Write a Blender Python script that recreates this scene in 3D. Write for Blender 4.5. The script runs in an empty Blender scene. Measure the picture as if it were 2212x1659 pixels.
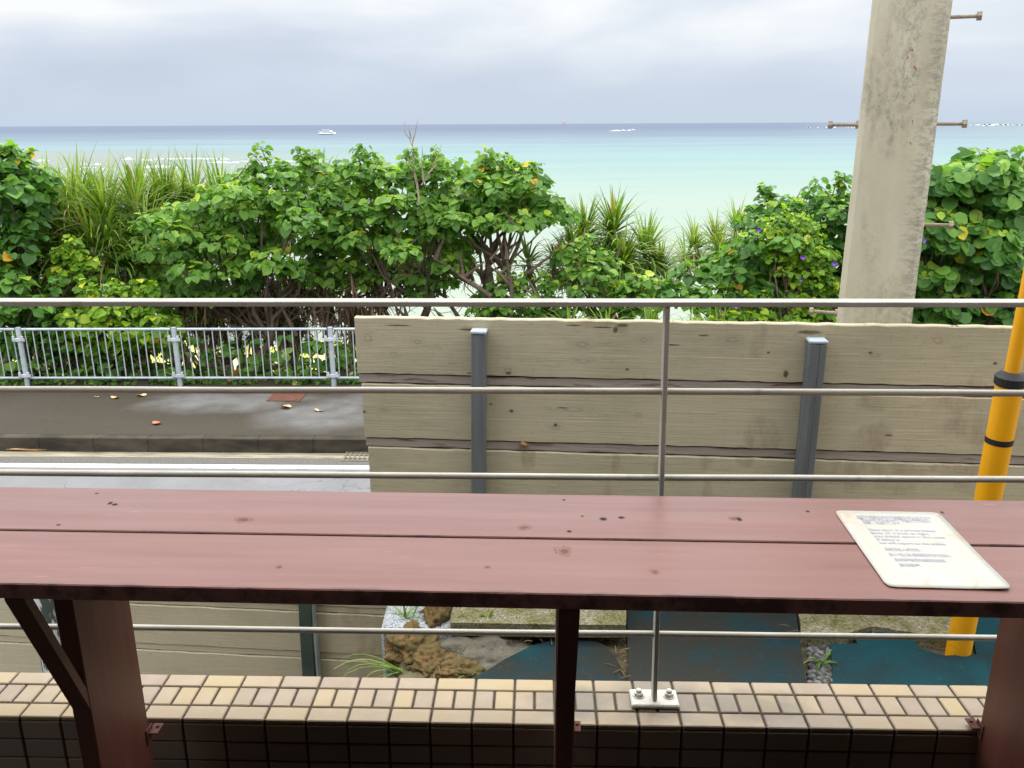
import bpy, math, random
import numpy as np
from mathutils import Vector, Matrix
R = math.radians
random.seed(7); rng = np.random.default_rng(11)
S = bpy.context.scene; COL = S.collection

# ------------------------------------------------------------------ camera
FPX = 860.0; PITCH = R(16.83); ROLL = R(0.285); EYE = 1.70
cd = bpy.data.cameras.new('camera'); cam = bpy.data.objects.new('camera', cd); COL.objects.link(cam)
cd.sensor_width = 36; cd.lens = 36*FPX/1024; cd.clip_start = 0.05; cd.clip_end = 60000
CM = Matrix.Translation((0, 0, EYE)) @ Matrix.Rotation(math.pi/2-PITCH, 4, 'X') @ Matrix.Rotation(-ROLL, 4, 'Z')
cam.matrix_world = CM; S.camera = cam
CR = CM.to_3x3()
# ------------------------------------------------------------------ sky, sun, exposure
SUN_EL, SUN_AZ = R(62), R(12)
w = bpy.data.worlds.new('World'); S.world = w; w.use_nodes = True
nt = w.node_tree; nt.nodes.clear()
def wn(t, **k):
    n = nt.nodes.new(t)
    for a, b in k.items(): setattr(n, a, b)
    return n
def wl(a, b): nt.links.new(a, b)
out = wn('ShaderNodeOutputWorld'); bg = wn('ShaderNodeBackground'); bg.inputs[1].default_value = 0.12
sky = wn('ShaderNodeTexSky', sky_type='NISHITA', sun_disc=False); sky.sun_elevation = SUN_EL; sky.sun_rotation = SUN_AZ
tc = wn('ShaderNodeTexCoord'); sp = wn('ShaderNodeSeparateXYZ'); wl(tc.outputs['Generated'], sp.inputs[0])
mp = wn('ShaderNodeMapping'); mp.inputs['Scale'].default_value = (1.7, 1.7, 6.0); mp.inputs['Location'].default_value = (3.3, 1.2, 0.35)
wl(tc.outputs['Generated'], mp.inputs[0])
no = wn('ShaderNodeTexNoise'); no.inputs['Scale'].default_value = 1.35; no.inputs['Detail'].default_value = 6; no.inputs['Roughness'].default_value = .5; no.inputs['Distortion'].default_value = .25
wl(mp.outputs[0], no.inputs['Vector'])
# cloud brightness: noise + rises with elevation and to the right
m1 = wn('ShaderNodeMath', operation='MULTIPLY_ADD'); wl(sp.outputs['Z'], m1.inputs[0]); m1.inputs[1].default_value = 1.05; wl(no.outputs['Fac'], m1.inputs[2])
m2 = wn('ShaderNodeMath', operation='MULTIPLY_ADD'); wl(sp.outputs['X'], m2.inputs[0]); m2.inputs[1].default_value = .10; wl(m1.outputs[0], m2.inputs[2])
cr = wn('ShaderNodeValToRGB'); wl(m2.outputs[0], cr.inputs[0])
e = cr.color_ramp.elements; e[0].position = .44; e[0].color = (.55, .615, .745, 1); e[1].position = .80; e[1].color = (.98, .99, 1.0, 1)
x = cr.color_ramp.elements.new(.55); x.color = (.625, .695, .82, 1)
x = cr.color_ramp.elements.new(.68); x.color = (.78, .83, .91, 1)
# even pale band low over the sea
hz = wn('ShaderNodeMapRange'); wl(sp.outputs['Z'], hz.inputs[0]); hz.inputs[1].default_value = 0.0; hz.inputs[2].default_value = .075
hm = wn('ShaderNodeMix', data_type='RGBA'); wl(hz.outputs[0], hm.inputs[0]); hm.inputs[6].default_value = (.575, .685, .83, 1); wl(cr.outputs[0], hm.inputs[7])
# overcast dome: zenith several times brighter than the horizon
gr = wn('ShaderNodeMapRange'); wl(sp.outputs['Z'], gr.inputs[0]); gr.inputs[1].default_value = .13; gr.inputs[2].default_value = .55; gr.inputs[3].default_value = 6.8; gr.inputs[4].default_value = 22.0
vm = wn('ShaderNodeVectorMath', operation='SCALE'); wl(hm.outputs[2], vm.inputs[0]); wl(gr.outputs[0], vm.inputs['Scale'])
mx = wn('ShaderNodeMix', data_type='RGBA'); mx.inputs[0].default_value = .93; wl(sky.outputs[0], mx.inputs[6]); wl(vm.outputs[0], mx.inputs[7])
wl(mx.outputs[2], bg.inputs[0]); wl(bg.outputs[0], out.inputs[0])
sl = bpy.data.lights.new('sun', 'SUN'); sl.energy = 1.5; sl.angle = R(25); sl.color = (1, .96, .88)
so = bpy.data.objects.new('sun', sl); COL.objects.link(so)
sd = Vector((math.sin(SUN_AZ)*math.cos(SUN_EL), math.cos(SUN_AZ)*math.cos(SUN_EL), math.sin(SUN_EL)))
so.rotation_euler = sd.to_track_quat('Z', 'Y').to_euler(); so.location = (0, 5, 8)
S.view_settings.view_transform = 'Standard'; S.view_settings.look = 'None'; S.view_settings.exposure = 0.30; S.view_settings.gamma = 1
S.render.engine = 'CYCLES'

# ------------------------------------------------------------------ projection helpers (2212-wide picture coordinates -> world)
K = 1024/2212
def ray(vx, vy): return (CR @ Vector(((vx*K-512)/FPX, -(vy*K-384)/FPX, -1))).normalized()
O = Vector((0, 0, EYE))
def atY(vx, vy, Y): d = ray(vx, vy); return O + d*(Y/d.y)
def atZ(vx, vy, z): d = ray(vx, vy); return O + d*((z-EYE)/d.z)
def atPlane(vx, vy, p0, yaw):      # vertical plane through p0, its line running (cos, -sin)
    n = Vector((math.sin(yaw), math.cos(yaw), 0)); d = ray(vx, vy); return O + d*((Vector(p0)-O).dot(n)/d.dot(n))
def toloc(p, org, yaw):            # world -> local of an empty at org turned by -yaw
    return Matrix.Rotation(yaw, 3, 'Z') @ (Vector(p)-Vector(org))

# ------------------------------------------------------------------ objects
def tag(o, label=None, cat=None, group=None, kind=None):
    if label: o['label'] = label
    if cat: o['category'] = cat
    if group: o['group'] = group
    if kind: o['kind'] = kind
    return o
def empty(name, loc, label, cat, yaw=0, group=None):
    o = bpy.data.objects.new(name, None); COL.objects.link(o); o.location = loc; o.rotation_euler = (0, 0, -yaw); o.empty_display_size = .1
    return tag(o, label, cat, group)
def meshobj(name, verts, faces, mat, parent=None, smooth=False, tint=None):
    me = bpy.data.meshes.new(name); me.from_pydata([tuple(v) for v in verts], [], faces); me.materials.append(mat)
    if smooth: me.polygons.foreach_set('use_smooth', [True]*len(me.polygons))
    if tint is not None:
        a = me.attributes.new('tint', 'FLOAT', 'FACE'); a.data.foreach_set('value', np.asarray(tint, dtype=np.float32))
    me.update()
    o = bpy.data.objects.new(name, me); COL.objects.link(o)
    if parent: o.parent = parent
    return o
class MB:
    def __init__(s): s.v = []; s.f = []; s.t = []
    def add(s, vs, fs, t=0.5):
        b = len(s.v); s.v += [tuple(v) for v in vs]; s.f += [tuple(i+b for i in f) for f in fs]; s.t += [t]*len(fs)
    def box(s, c, d, ch=0.0, t=0.5, M=None):
        c = Vector(c); h = Vector(d)/2; vs = []; fs = []
        ch = min(ch, min(h)*.9)
        if ch <= 0:
            idx = {}
            for i, (a, b, g) in enumerate([(a, b, g) for a in (-1, 1) for b in (-1, 1) for g in (-1, 1)]):
                vs.append(Vector((a*h.x, b*h.y, g*h.z)))
            fs = [(0, 1, 3, 2), (4, 6, 7, 5), (0, 4, 5, 1), (2, 3, 7, 6), (0, 2, 6, 4), (1, 5, 7, 3)]
        else:
            ix = {}
            for a in (-1, 1):
                for b in (-1, 1):
                    for g in (-1, 1):
                        for k in range(3):
                            p = Vector((a*(h.x-(k != 0)*ch), b*(h.y-(k != 1)*ch), g*(h.z-(k != 2)*ch)))
                            ix[a, b, g, k] = len(vs); vs.append(p)
            q = [(-1, -1), (1, -1), (1, 1), (-1, 1)]
            for a in (-1, 1):
                fs.append(tuple(ix[a, b, g, 0] for b, g in q)); fs.append(tuple(ix[b, a, g, 1] for b, g in q)); fs.append(tuple(ix[b, g, a, 2] for b, g in q))
                for b in (-1, 1):
                    fs.append((ix[a, b, -1, 0], ix[a, b, 1, 0], ix[a, b, 1, 1], ix[a, b, -1, 1]))
                    fs.append((ix[a, -1, b, 0], ix[a, 1, b, 0], ix[a, 1, b, 2], ix[a, -1, b, 2]))
                    fs.append((ix[-1, a, b, 1], ix[1, a, b, 1], ix[1, a, b, 2], ix[-1, a, b, 2]))
                    for g in (-1, 1): fs.append((ix[a, b, g, 0], ix[a, b, g, 1], ix[a, b, g, 2]))
            g2 = []
            for f in fs:
                n = (vs[f[1]]-vs[f[0]]).cross(vs[f[2]]-vs[f[0]]); m = sum((vs[i] for i in f), Vector())
                g2.append(f if n.dot(m) > 0 else f[::-1])
            fs = g2
        vs = [(M @ v if M else v)+c for v in vs]
        s.add(vs, fs, t)
    def tube(s, pts, rad, n=8, cap=True, t=0.5, rot=0.0, sq=None):
        pts = [Vector(p) for p in pts]
        if not hasattr(rad, '__len__'): rad = [rad]*len(pts)
        vs = []; fs = []; up = None
        for i, p in enumerate(pts):
            d = (pts[min(i+1, len(pts)-1)]-pts[max(i-1, 0)]).normalized()
            if up is None: up = Vector((0, 0, 1)) if abs(d.z) < .9 else Vector((1, 0, 0))
            a = d.cross(up).normalized(); b = a.cross(d).normalized(); up = b
            for k in range(n):
                th = 2*math.pi*k/n+rot; vs.append(p+a*(rad[i]*math.cos(th))+b*(rad[i]*math.sin(th)))
        for i in range(len(pts)-1):
            for k in range(n):
                k2 = (k+1) % n; fs.append((i*n+k, i*n+k2, (i+1)*n+k2, (i+1)*n+k))
        if cap:
            m_ = len(vs); vs += vs[:n]+vs[m_-n:m_]; fs.append(tuple(m_+k for k in range(n))[::-1]); fs.append(tuple(m_+n+k for k in range(n)))
        s.add(vs, fs, t)
    def build(s, name, mat, parent=None, smooth=False): return meshobj(name, s.v, s.f, mat, parent, smooth, s.t)

# ------------------------------------------------------------------ materials
class NM:
    def __init__(s, name, rough=.7, spec=.3):
        s.m = bpy.data.materials.new(name); s.m.use_nodes = True; s.nt = s.m.node_tree; s.b = s.nt.nodes['Principled BSDF']
        s.b.inputs['Roughness'].default_value = rough; s.b.inputs['Specular IOR Level'].default_value = spec
        s.out = s.nt.nodes['Material Output']; s.tcn = None
    def n(s, t, ins={}, **k):
        x = s.nt.nodes.new(t)
        for a, b in k.items(): setattr(x, a, b)
        for a, b in ins.items(): s.set(x.inputs[a], b)
        return x
    def set(s, i, v):
        if isinstance(v, bpy.types.NodeSocket): s.nt.links.new(v, i)
        else: i.default_value = v
    def co(s, scale=(1, 1, 1), loc=(0, 0, 0)):
        if not s.tcn: s.tcn = s.n('ShaderNodeTexCoord')
        return s.n('ShaderNodeMapping', {'Vector': s.tcn.outputs['Object'], 'Scale': scale, 'Location': loc}).outputs[0]
    def noise(s, scale, vec=None, det=5, rough=.55, dist=0):
        return s.n('ShaderNodeTexNoise', {'Vector': vec if vec else s.co(), 'Scale': scale, 'Detail': det, 'Roughness': rough, 'Distortion': dist}).outputs['Fac']
    def ramp(s, fac, stops, interp='LINEAR'):
        r = s.n('ShaderNodeValToRGB', {0: fac}); r.color_ramp.interpolation = interp; el = r.color_ramp.elements
        while len(el) < len(stops): el.new(.5)
        for q, (p, c) in zip(el, stops):
            q.position = p; q.color = (c, c, c, 1) if isinstance(c, (int, float)) else (*c, 1)
        return r.outputs[0]
    def mix(s, f, a, b, mode='MIX'):
        c = lambda v: (*v, 1) if isinstance(v, tuple) and len(v) == 3 else v
        x = s.n('ShaderNodeMix', data_type='RGBA', blend_type=mode); s.set(x.inputs[0], f); s.set(x.inputs[6], c(a)); s.set(x.inputs[7], c(b)); return x.outputs[2]
    def math(s, op, a, b=0, c=0): return s.n('ShaderNodeMath', {0: a, 1: b, 2: c}, operation=op).outputs[0]
    def tint(s): return s.n('ShaderNodeAttribute', attribute_name='tint').outputs['Fac']
    def bump(s, h, st=.3, d=.01): s.set(s.b.inputs['Normal'], s.n('ShaderNodeBump', {'Height': h, 'Strength': st, 'Distance': d}).outputs[0])
    def col(s, c): s.set(s.b.inputs['Base Color'], c if isinstance(c, bpy.types.NodeSocket) else (*c, 1)); return s
    def rough(s, v): s.set(s.b.inputs['Roughness'], v)
    def spots(s, lst, axes=(0, 1), wob=.35, ws=30):
        """soft elliptical marks at given local places: returns 0..1 mask"""
        if not s.tcn: s.tcn = s.n('ShaderNodeTexCoord')
        nz = s.n('ShaderNodeTexNoise', {'Vector': s.tcn.outputs['Object'], 'Scale': ws, 'Detail': 3})
        acc = 0.0
        for (a, b, ra, rb) in lst:
            sc = [0, 0, 0]; off = [0, 0, 0]; sc[axes[0]] = 1/ra; sc[axes[1]] = 1/rb; off[axes[0]] = -a/ra; off[axes[1]] = -b/rb
            v = s.n('ShaderNodeMapping', {'Vector': s.tcn.outputs['Object'], 'Scale': sc, 'Location': off}).outputs[0]
            L = s.n('ShaderNodeVectorMath', {0: v}, operation='LENGTH').outputs['Value']
            L = s.math('MULTIPLY_ADD', nz.outputs['Fac'], wob*2, s.math('ADD', L, -wob))
            q = s.n('ShaderNodeMapRange', {0: L, 1: 1.1, 2: .55, 3: 0.0, 4: 1.0}).outputs[0]
            acc = s.math('MAXIMUM', acc, q)
        return acc
def simple(name, c, rough=.7, var=.25, sc=12, spec=.3, metal=0, bump=0):
    m = NM(name, rough, spec); m.b.inputs['Metallic'].default_value = metal
    f = m.noise(sc); d = tuple(x*(1-var) for x in c); l = tuple(min(1, x*(1+var)) for x in c)
    m.col(m.ramp(f, [(.3, d), (.7, l)]))
    if bump: m.bump(m.noise(sc*4), bump, .003)
    return m.m

def leafmat(name, stops, trans=.42, rough=.5):
    m = NM(name, rough, .35); t = m.tint(); c = m.ramp(t, stops)
    m.col(c)
    tr = m.n('ShaderNodeBsdfTranslucent', {'Color': m.mix(1.0, c, (1.5, 1.6, .55), 'MULTIPLY')})
    ms = m.n('ShaderNodeMixShader', {0: trans, 1: m.b.outputs[0], 2: tr.outputs[0]}); m.nt.links.new(ms.outputs[0], m.out.inputs[0])
    return m.m
M = {}
M['leaf'] = leafmat('sea_hibiscus_leaf', [(0, (.06, .15, .028)), (.4, (.13, .275, .045)), (.75, (.23, .39, .055)), (.93, (.48, .57, .07)), (.96, (.75, .55, .03)), (1, (.75, .28, .03))])
M['leafdark'] = leafmat('dark_leaf', [(0, (.035, .10, .02)), (.45, (.085, .22, .035)), (.8, (.19, .36, .055)), (.95, (.40, .52, .06)), (.97, (.6, .5, .04)), (1, (.65, .3, .04))])
M['vine'] = leafmat('vine_leaf', [(0, (.08, .19, .02)), (.5, (.22, .38, .03)), (.9, (.46, .55, .05)), (1, (.65, .55, .06))])
M['strap'] = leafmat('pandanus_leaf', [(0, (.055, .13, .02)), (.5, (.15, .26, .035)), (.85, (.32, .42, .06)), (.93, (.22, .30, .05)), (.95, (.3, .2, .09)), (1, (.33, .2, .10))], .25, .4)
M['dead'] = leafmat('dead_leaf', [(0, (.07, .045, .028)), (.6, (.16, .10, .06)), (1, (.3, .2, .12))], .15, .8)
M['grass'] = leafmat('grass_blade', [(0, (.06, .13, .02)), (.6, (.16, .30, .04)), (1, (.35, .42, .09))], .35)
M['cover'] = leafmat('cover_leaf', [(0, (.04, .11, .018)), (.45, (.09, .20, .03)), (.8, (.18, .30, .05)), (.9, (.32, .42, .15)), (.96, (.42, .5, .22)), (1, (.45, .18, .05))])
M['bark'] = simple('bark', (.115, .085, .06), .9, .45, 9, bump=.4)
M['palebark'] = simple('pale_bark', (.34, .27, .20), .9, .4, 9, bump=.4)

# --- plants ---------------------------------------------------------
LEAF = np.array([(0, 0, 0), (-.34, .02, .05), (-.52, .34, .10), (-.34, .76, .05), (0, 1.04, -.10), (.34, .76, .05), (.52, .34, .10), (.34, .02, .05), (0, .45, -.03)])
LF = [(0, 1, 2, 8), (2, 3, 4, 8), (4, 5, 6, 8), (6, 7, 0, 8)]
LF = [f[::-1] for f in LF]
def norm(a): return a/np.maximum(np.linalg.norm(a, axis=1, keepdims=True), 1e-9)
RLEAF = LEAF.copy(); RLEAF[1] = (-.40, -.02, .05); RLEAF[2] = (-.58, .42, .11); RLEAF[3] = (-.42, .86, .05); RLEAF[4] = (0, 1.0, -.06); RLEAF[5] = (.42, .86, .05); RLEAF[6] = (.58, .42, .11); RLEAF[7] = (.40, -.02, .05)
def leaves(P, N, D, size, tint, LEAF=LEAF):
    """P points, N normals, D tip directions, -> verts, faces, tint"""
    N = norm(N); D = norm(D-N*(D*N).sum(1, keepdims=True)); X = np.cross(D, N); n = len(P)
    V = P[:, None, :]+size[:, None, None]*(LEAF[None, :, 0:1]*X[:, None, :]+LEAF[None, :, 1:2]*D[:, None, :]+LEAF[None, :, 2:3]*N[:, None, :])
    F = (np.array(LF)[None]+(np.arange(n)*9)[:, None, None]).reshape(-1, 4)
    return V.reshape(-1, 3), F.tolist(), np.repeat(tint, 4)
def straps(P, D, L, W, droop, tint, seg=6, up=None):
    n = len(P); D = norm(D); V = np.zeros((n, seg+1, 3, 3)); p = P.copy(); d = D.copy()
    g = np.array([0, 0, -1.0])
    for i in range(seg+1):
        side = np.cross(d, g); side = norm(side+1e-4); nn = np.cross(side, d)
        wd = (W*(1-(i/seg)**1.6)*(.75 if i == 0 else 1)+.003)[:, None]
        V[:, i, 0] = p-side*wd*.5+nn*wd*.22; V[:, i, 1] = p; V[:, i, 2] = p+side*wd*.5+nn*wd*.22
        p = p+d*(L/seg)[:, None]; d = norm(d+g*(droop*(i+1)/seg)[:, None])
    F = []
    base = (np.arange(n)*(seg+1)*3)[:, None, None]
    q = []
    for i in range(seg):
        for k in (0, 1): a = i*3+k; q.append((a, a+1, a+4, a+3))
    F = (np.array(q)[None]+base).reshape(-1, 4)
    return V.reshape(-1, 3), F.tolist(), np.repeat(tint, len(q))
class Cloud:
    def __init__(s): s.V = []; s.F = []; s.T = []; s.n = 0
    def add(s, r):
        V, F, T = r; s.V.append(V); s.F += [[i+s.n for i in f] for f in F]; s.T.append(T); s.n += len(V)
    def build(s, name, mat, parent): return meshobj(name, np.concatenate(s.V), s.F, mat, parent, False, np.concatenate(s.T))
def inpoly(x, y, P):
    c = False; j = len(P)-1
    for i in range(len(P)):
        if (P[i][1] > y) != (P[j][1] > y) and x < (P[j][0]-P[i][0])*(y-P[i][1])/(P[j][1]-P[i][1])+P[i][0]: c = not c
        j = i
    return c
def sample_poly(P, n, mind, shrink=.94):
    cx = sum(p[0] for p in P)/len(P); cy = sum(p[1] for p in P)/len(P)
    P = [(cx+(p[0]-cx)*shrink, cy+(p[1]-cy)*shrink) for p in P]
    x0, x1 = min(p[0] for p in P), max(p[0] for p in P); y0, y1 = min(p[1] for p in P), max(p[1] for p in P); out = []; tr = 0
    while len(out) < n and tr < 6000:
        tr += 1; x = random.uniform(x0, x1); y = random.uniform(y0, y1)
        if inpoly(x, y, P) and all((x-a)**2+(y-b)**2 > mind*mind for a, b in out): out.append((x, y))
    return out
def clump_leaves(cl, c, r, n, size, young=.25, sq=.8, yellow=.012, face=0, rnd=False):
    off = random.uniform(-.10, .14)
    d = norm(rng.normal(size=(n, 3))); d[:, 2] = np.abs(d[:, 2])*.75+d[:, 2]*.35; d = norm(d)
    rr = r*(.45+.6*rng.random(n)**.5); P = np.array(c)+d*rr[:, None]*np.array([1, 1, sq])
    N = norm(d*.75+np.array([0, -.15-face, .75])+rng.normal(size=(n, 3))*.42)
    D = d*np.array([1, 1, .4])+np.array([0, 0, -.55])+rng.normal(size=(n, 3))*.4
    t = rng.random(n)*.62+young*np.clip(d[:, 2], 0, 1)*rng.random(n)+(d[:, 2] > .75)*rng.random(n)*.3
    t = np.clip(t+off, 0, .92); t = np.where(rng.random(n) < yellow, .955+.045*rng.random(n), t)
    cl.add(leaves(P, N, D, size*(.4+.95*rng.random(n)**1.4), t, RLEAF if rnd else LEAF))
def bend(a, b, k=3, j=.12):
    a = Vector(a); b = Vector(b); L = (b-a).length; pts = [a]
    for i in range(1, k): pts.append(a.lerp(b, i/k)+Vector((random.uniform(-1, 1), random.uniform(-1, 1), random.uniform(-.6, 1)))*L*j)
    return pts+[b]
PROF = [(-5, -1.74), (10.45, -1.74), (10.75, -1.56), (11.5, -1.58), (12.4, -2.1), (14, -3.1), (17, -4.6), (22, -6.6), (28, -7.25), (36, -7.7), (44, -8.1), (60, -9.5), (90, -14)]
def gz(y):
    for (a, za), (b, zb) in zip(PROF, PROF[1:]):
        if a <= y <= b: return za+(zb-za)*(y-a)/(b-a)
    return PROF[-1][1]
def leafy(name, label, cat, poly, Y, thick, ncl, r, nleaf, size, mat, bark, stems=3, group=None, base=None, young=.25, branches=True, mind=26, part='crown', basey=None, shrink=.93, yellow=.006, dy=20, face=0, rnd=False, shoots=12, bdy=(0, 30)):
    pts = [(a, c_+dy) for a, c_ in sample_poly(poly, ncl, mind, shrink)]
    cx = sum(p[0] for p in pts)/len(pts); cy = sum(p[1] for p in pts)/len(pts)
    rx = max(abs(p[0]-cx) for p in pts)+20; ry = max(abs(p[1]-cy) for p in pts)+20
    C = []
    for x, y in pts:
        e = max(0, 1-((x-cx)/rx)**2-((y-cy)/ry)**2)**.5
        C.append(atY(x, y, Y-thick*e*random.uniform(.3, 1)+thick*.4*random.uniform(-.3, 1)))
    by = basey or Y; bx = base if base is not None else atY(cx, cy, by).x
    t = empty(name, (bx, by, gz(by)), label, cat, group=group); org = Vector(t.location)
    cl = Cloud()
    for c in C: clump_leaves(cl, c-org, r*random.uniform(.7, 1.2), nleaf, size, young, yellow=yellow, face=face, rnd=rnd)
    tops = sorted(pts, key=lambda q: q[1]+((q[0]-cx)/rx)**2*40)[:max(4, len(pts)//4)]; SH = []
    for k in range(shoots):
        a = random.choice(tops); hgt = random.uniform(38, 62); p0 = atY(a[0]+random.uniform(-22, 22), a[1]-10, Y-thick*.3); p1 = atY(a[0]+random.uniform(-32, 32), a[1]-hgt, Y-thick*.3); SH.append((p0-org, p1-org))
        for q in range(3): clump_leaves(cl, (p0.lerp(p1, .45+.27*q))-org, .075, 9, size*.75, .5, .9, .02)
    for k in range(int(ncl*.55)):
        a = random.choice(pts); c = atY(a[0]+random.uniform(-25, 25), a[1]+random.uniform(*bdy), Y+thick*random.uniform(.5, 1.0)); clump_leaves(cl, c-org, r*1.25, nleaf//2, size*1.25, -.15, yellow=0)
    cl.build(part, mat, t)
    if branches:
        b = MB(); forks = []
        low = min(c.z for c in C)
        for k in range(stems):
            a = Vector(((k-(stems-1)/2)*.45+random.uniform(-.2, .2), random.uniform(-.3, .3), -.15))
            tgt = random.choice(C)-org; f = Vector((tgt.x*.5+random.uniform(-.2, .2), tgt.y*.5, max(.35, (low-org.z)*.75+random.uniform(-.2, .3))))
            r0 = random.uniform(.045, .075); pp = bend(a, f, 4, .09); b.tube(pp, [r0, r0*.95, r0*.85, r0*.75, r0*.65], 7, True, .5); forks.append((f, r0*.65)); forks.append((pp[2], r0*.6))
        for c in C:
            f, r0 = min(forks, key=lambda q: (q[0]-(c-org)).length*random.uniform(.8, 1.3)); b.tube(bend(f, c-org, 4, .08), [r0*.8, r0*.6, r0*.45, r0*.3, .006], 6, False)
            for q in range(3):
                b.tube(bend(c-org+Vector((0, 0, -.05)), c-org+Vector((random.uniform(-1, 1), random.uniform(-1, 1), random.uniform(-.2, 1)))*r, 2, .1), [.009, .006, .003], 4, False)
        for p0, p1 in SH: b.tube(bend(p0, p1, 2, .05), [.009, .006, .003], 4, False)
        b.build('trunk', bark, t, True)
    return t, C
def rosette(cl, dd, c, n, L, W, seed_up=1.0, droop=.5, tintoff=0):
    az = rng.random(n)*2*math.pi; el = np.deg2rad(rng.uniform(-28, 80, n)); 
    D = np.stack([np.cos(az)*np.cos(el), np.sin(az)*np.cos(el), np.sin(el)*seed_up], 1)
    P = np.array(c)[None]+D*.05; P[:, 2] -= (1-np.sin(el))*.12
    t = np.clip(rng.random(n)*.65+np.sin(el)*.25*rng.random(n)+tintoff, 0, .93); t = np.where(rng.random(n) < .03, .97, t)
    cl.add(straps(P, D, L*(.6+.55*rng.random(n)), W*(.6+.8*rng.random(n)), droop*(.25+1.5*rng.random(n)**2), t, 7))
    if dd is not None:
        m = n//2; az = rng.random(m)*2*math.pi; D = np.stack([np.cos(az)*.5, np.sin(az)*.5, -.5-.5*rng.random(m)], 1)
        P = np.array(c)[None]+D*.05+np.array([0, 0, -.12])
        dd.add(straps(P, D, L*(.35+.4*rng.random(m)), W*.8*(.6+.5*rng.random(m)), .8+0*az, rng.random(m), 4))
def pandanus(name, label, heads, base, Y, L, W, n=60, group=None, off=0, r0=.055, droop=.5, dead=True):
    """heads: picture places of the leaf rosettes"""
    bx = atY(base, 600, Y).x; t = empty(name, (bx, Y, gz(Y)), label, 'pandanus', group=group); org = Vector(t.location)
    cl = Cloud(); dd = Cloud(); tr = MB()
    fork = Vector((random.uniform(-.1, .1), 0, 1.0 if len(heads) > 1 else .4))
    tr.tube(bend((0, 0, -.2), fork, 3, .05), [r0*1.3, r0*1.2, r0*1.1, r0], 8)
    for k in range(6):
        a = k*1.05+.2; tr.tube([(math.cos(a)*.06, math.sin(a)*.06, .55), (math.cos(a)*.3, math.sin(a)*.3, .1), (math.cos(a)*.36, math.sin(a)*.36, -.4)], [.02, .018, .016], 6, False)
    for (x, y, dy) in heads:
        c = atY(x, y, Y+dy)-org
        rosette(cl, dd if dead else None, c, n, L, W, droop=droop, tintoff=off)
        tr.tube(bend(fork, c, 3, .06), [r0, r0*.85, r0*.75, r0*.65], 7)
    cl.build('foliage', M['strap'], t)
    if dead: dd.build('dead_leaves', M['dead'], t)
    tr.build('trunk', M['palebark'], t, True)
    return t
# ================================================================== LAND AND SEA
def sheet(name, xs, ys, zf, mat, kind='structure'):
    vs = [(x, y, zf(x, y)) for y in ys for x in xs]; nx = len(xs); fs = [(j*nx+i, j*nx+i+1, (j+1)*nx+i+1, (j+1)*nx+i) for j in range(len(ys)-1) for i in range(nx-1)]
    o = meshobj(name, vs, fs, mat, None, True); return tag(o, kind=kind)
m = NM('earth_and_sand', .9, .2)
geo = m.n('ShaderNodeNewGeometry'); sx = m.n('ShaderNodeSeparateXYZ', {0: geo.outputs['Position']})
f = m.math('ADD', m.math('MULTIPLY', m.noise(.5), 2.5), sx.outputs['Z'])
soil = m.ramp(m.noise(3), [(.3, (.06, .05, .03)), (.6, (.13, .10, .06)), (.75, (.09, .13, .03))])
sand = m.mix(m.ramp(m.noise(.6), [(.42, 0), (.56, 1)]), (.50, .45, .29), (.42, .44, .09))
m.col(m.mix(m.n('ShaderNodeMapRange', {0: f, 1: -4.2, 2: -2.6}).outputs[0], sand, soil)); m.bump(m.noise(14), .5, .02)
xs = list(np.linspace(-70, 70, 90)); ys = sorted(set(list(np.arange(-6, 14, .5))+list(np.arange(14, 92, 2.0))+[p[0] for p in PROF]))
sheet('ground', xs, ys, lambda x, y: gz(min(max(y, -5), 90))+(0 if y < 10.8 else .12*math.sin(x*1.3+y)*math.cos(x*.7-y*.8)), m.m)

m = NM('sea_water', .5, .0)
geo = m.n('ShaderNodeNewGeometry'); sx = m.n('ShaderNodeSeparateXYZ', {0: geo.outputs['Position']})
ly = m.math('LOGARITHM', sx.outputs['Y'], 10.0)
st = m.n('ShaderNodeMapping', {'Vector': geo.outputs['Position'], 'Scale': (.004, .02, 0)}).outputs[0]
st2 = m.n('ShaderNodeMapping', {'Vector': geo.outputs['Position'], 'Scale': (.02, .10, 0)}).outputs[0]
n1 = m.noise(1.0, st, 5, .6); n2 = m.noise(1.0, st2, 4, .6)
f = m.math('ADD', ly, m.math('MULTIPLY', m.math('SUBTRACT', n1, .5), .75))
f = m.math('ADD', f, m.math('MULTIPLY', m.math('SUBTRACT', n2, .5), .32))
c = m.ramp(m.n('ShaderNodeMapRange', {0: f, 1: 1.5, 2: 3.6}).outputs[0],
    [(0, (.27, .305, .25)), (.16, (.26, .30, .255)), (.30, (.23, .29, .265)), (.42, (.192, .268, .265)), (.54, (.18, .24, .265)), (.66, (.15, .185, .225)), (.82, (.125, .15, .20)), (1, (.13, .153, .205))])
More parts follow.
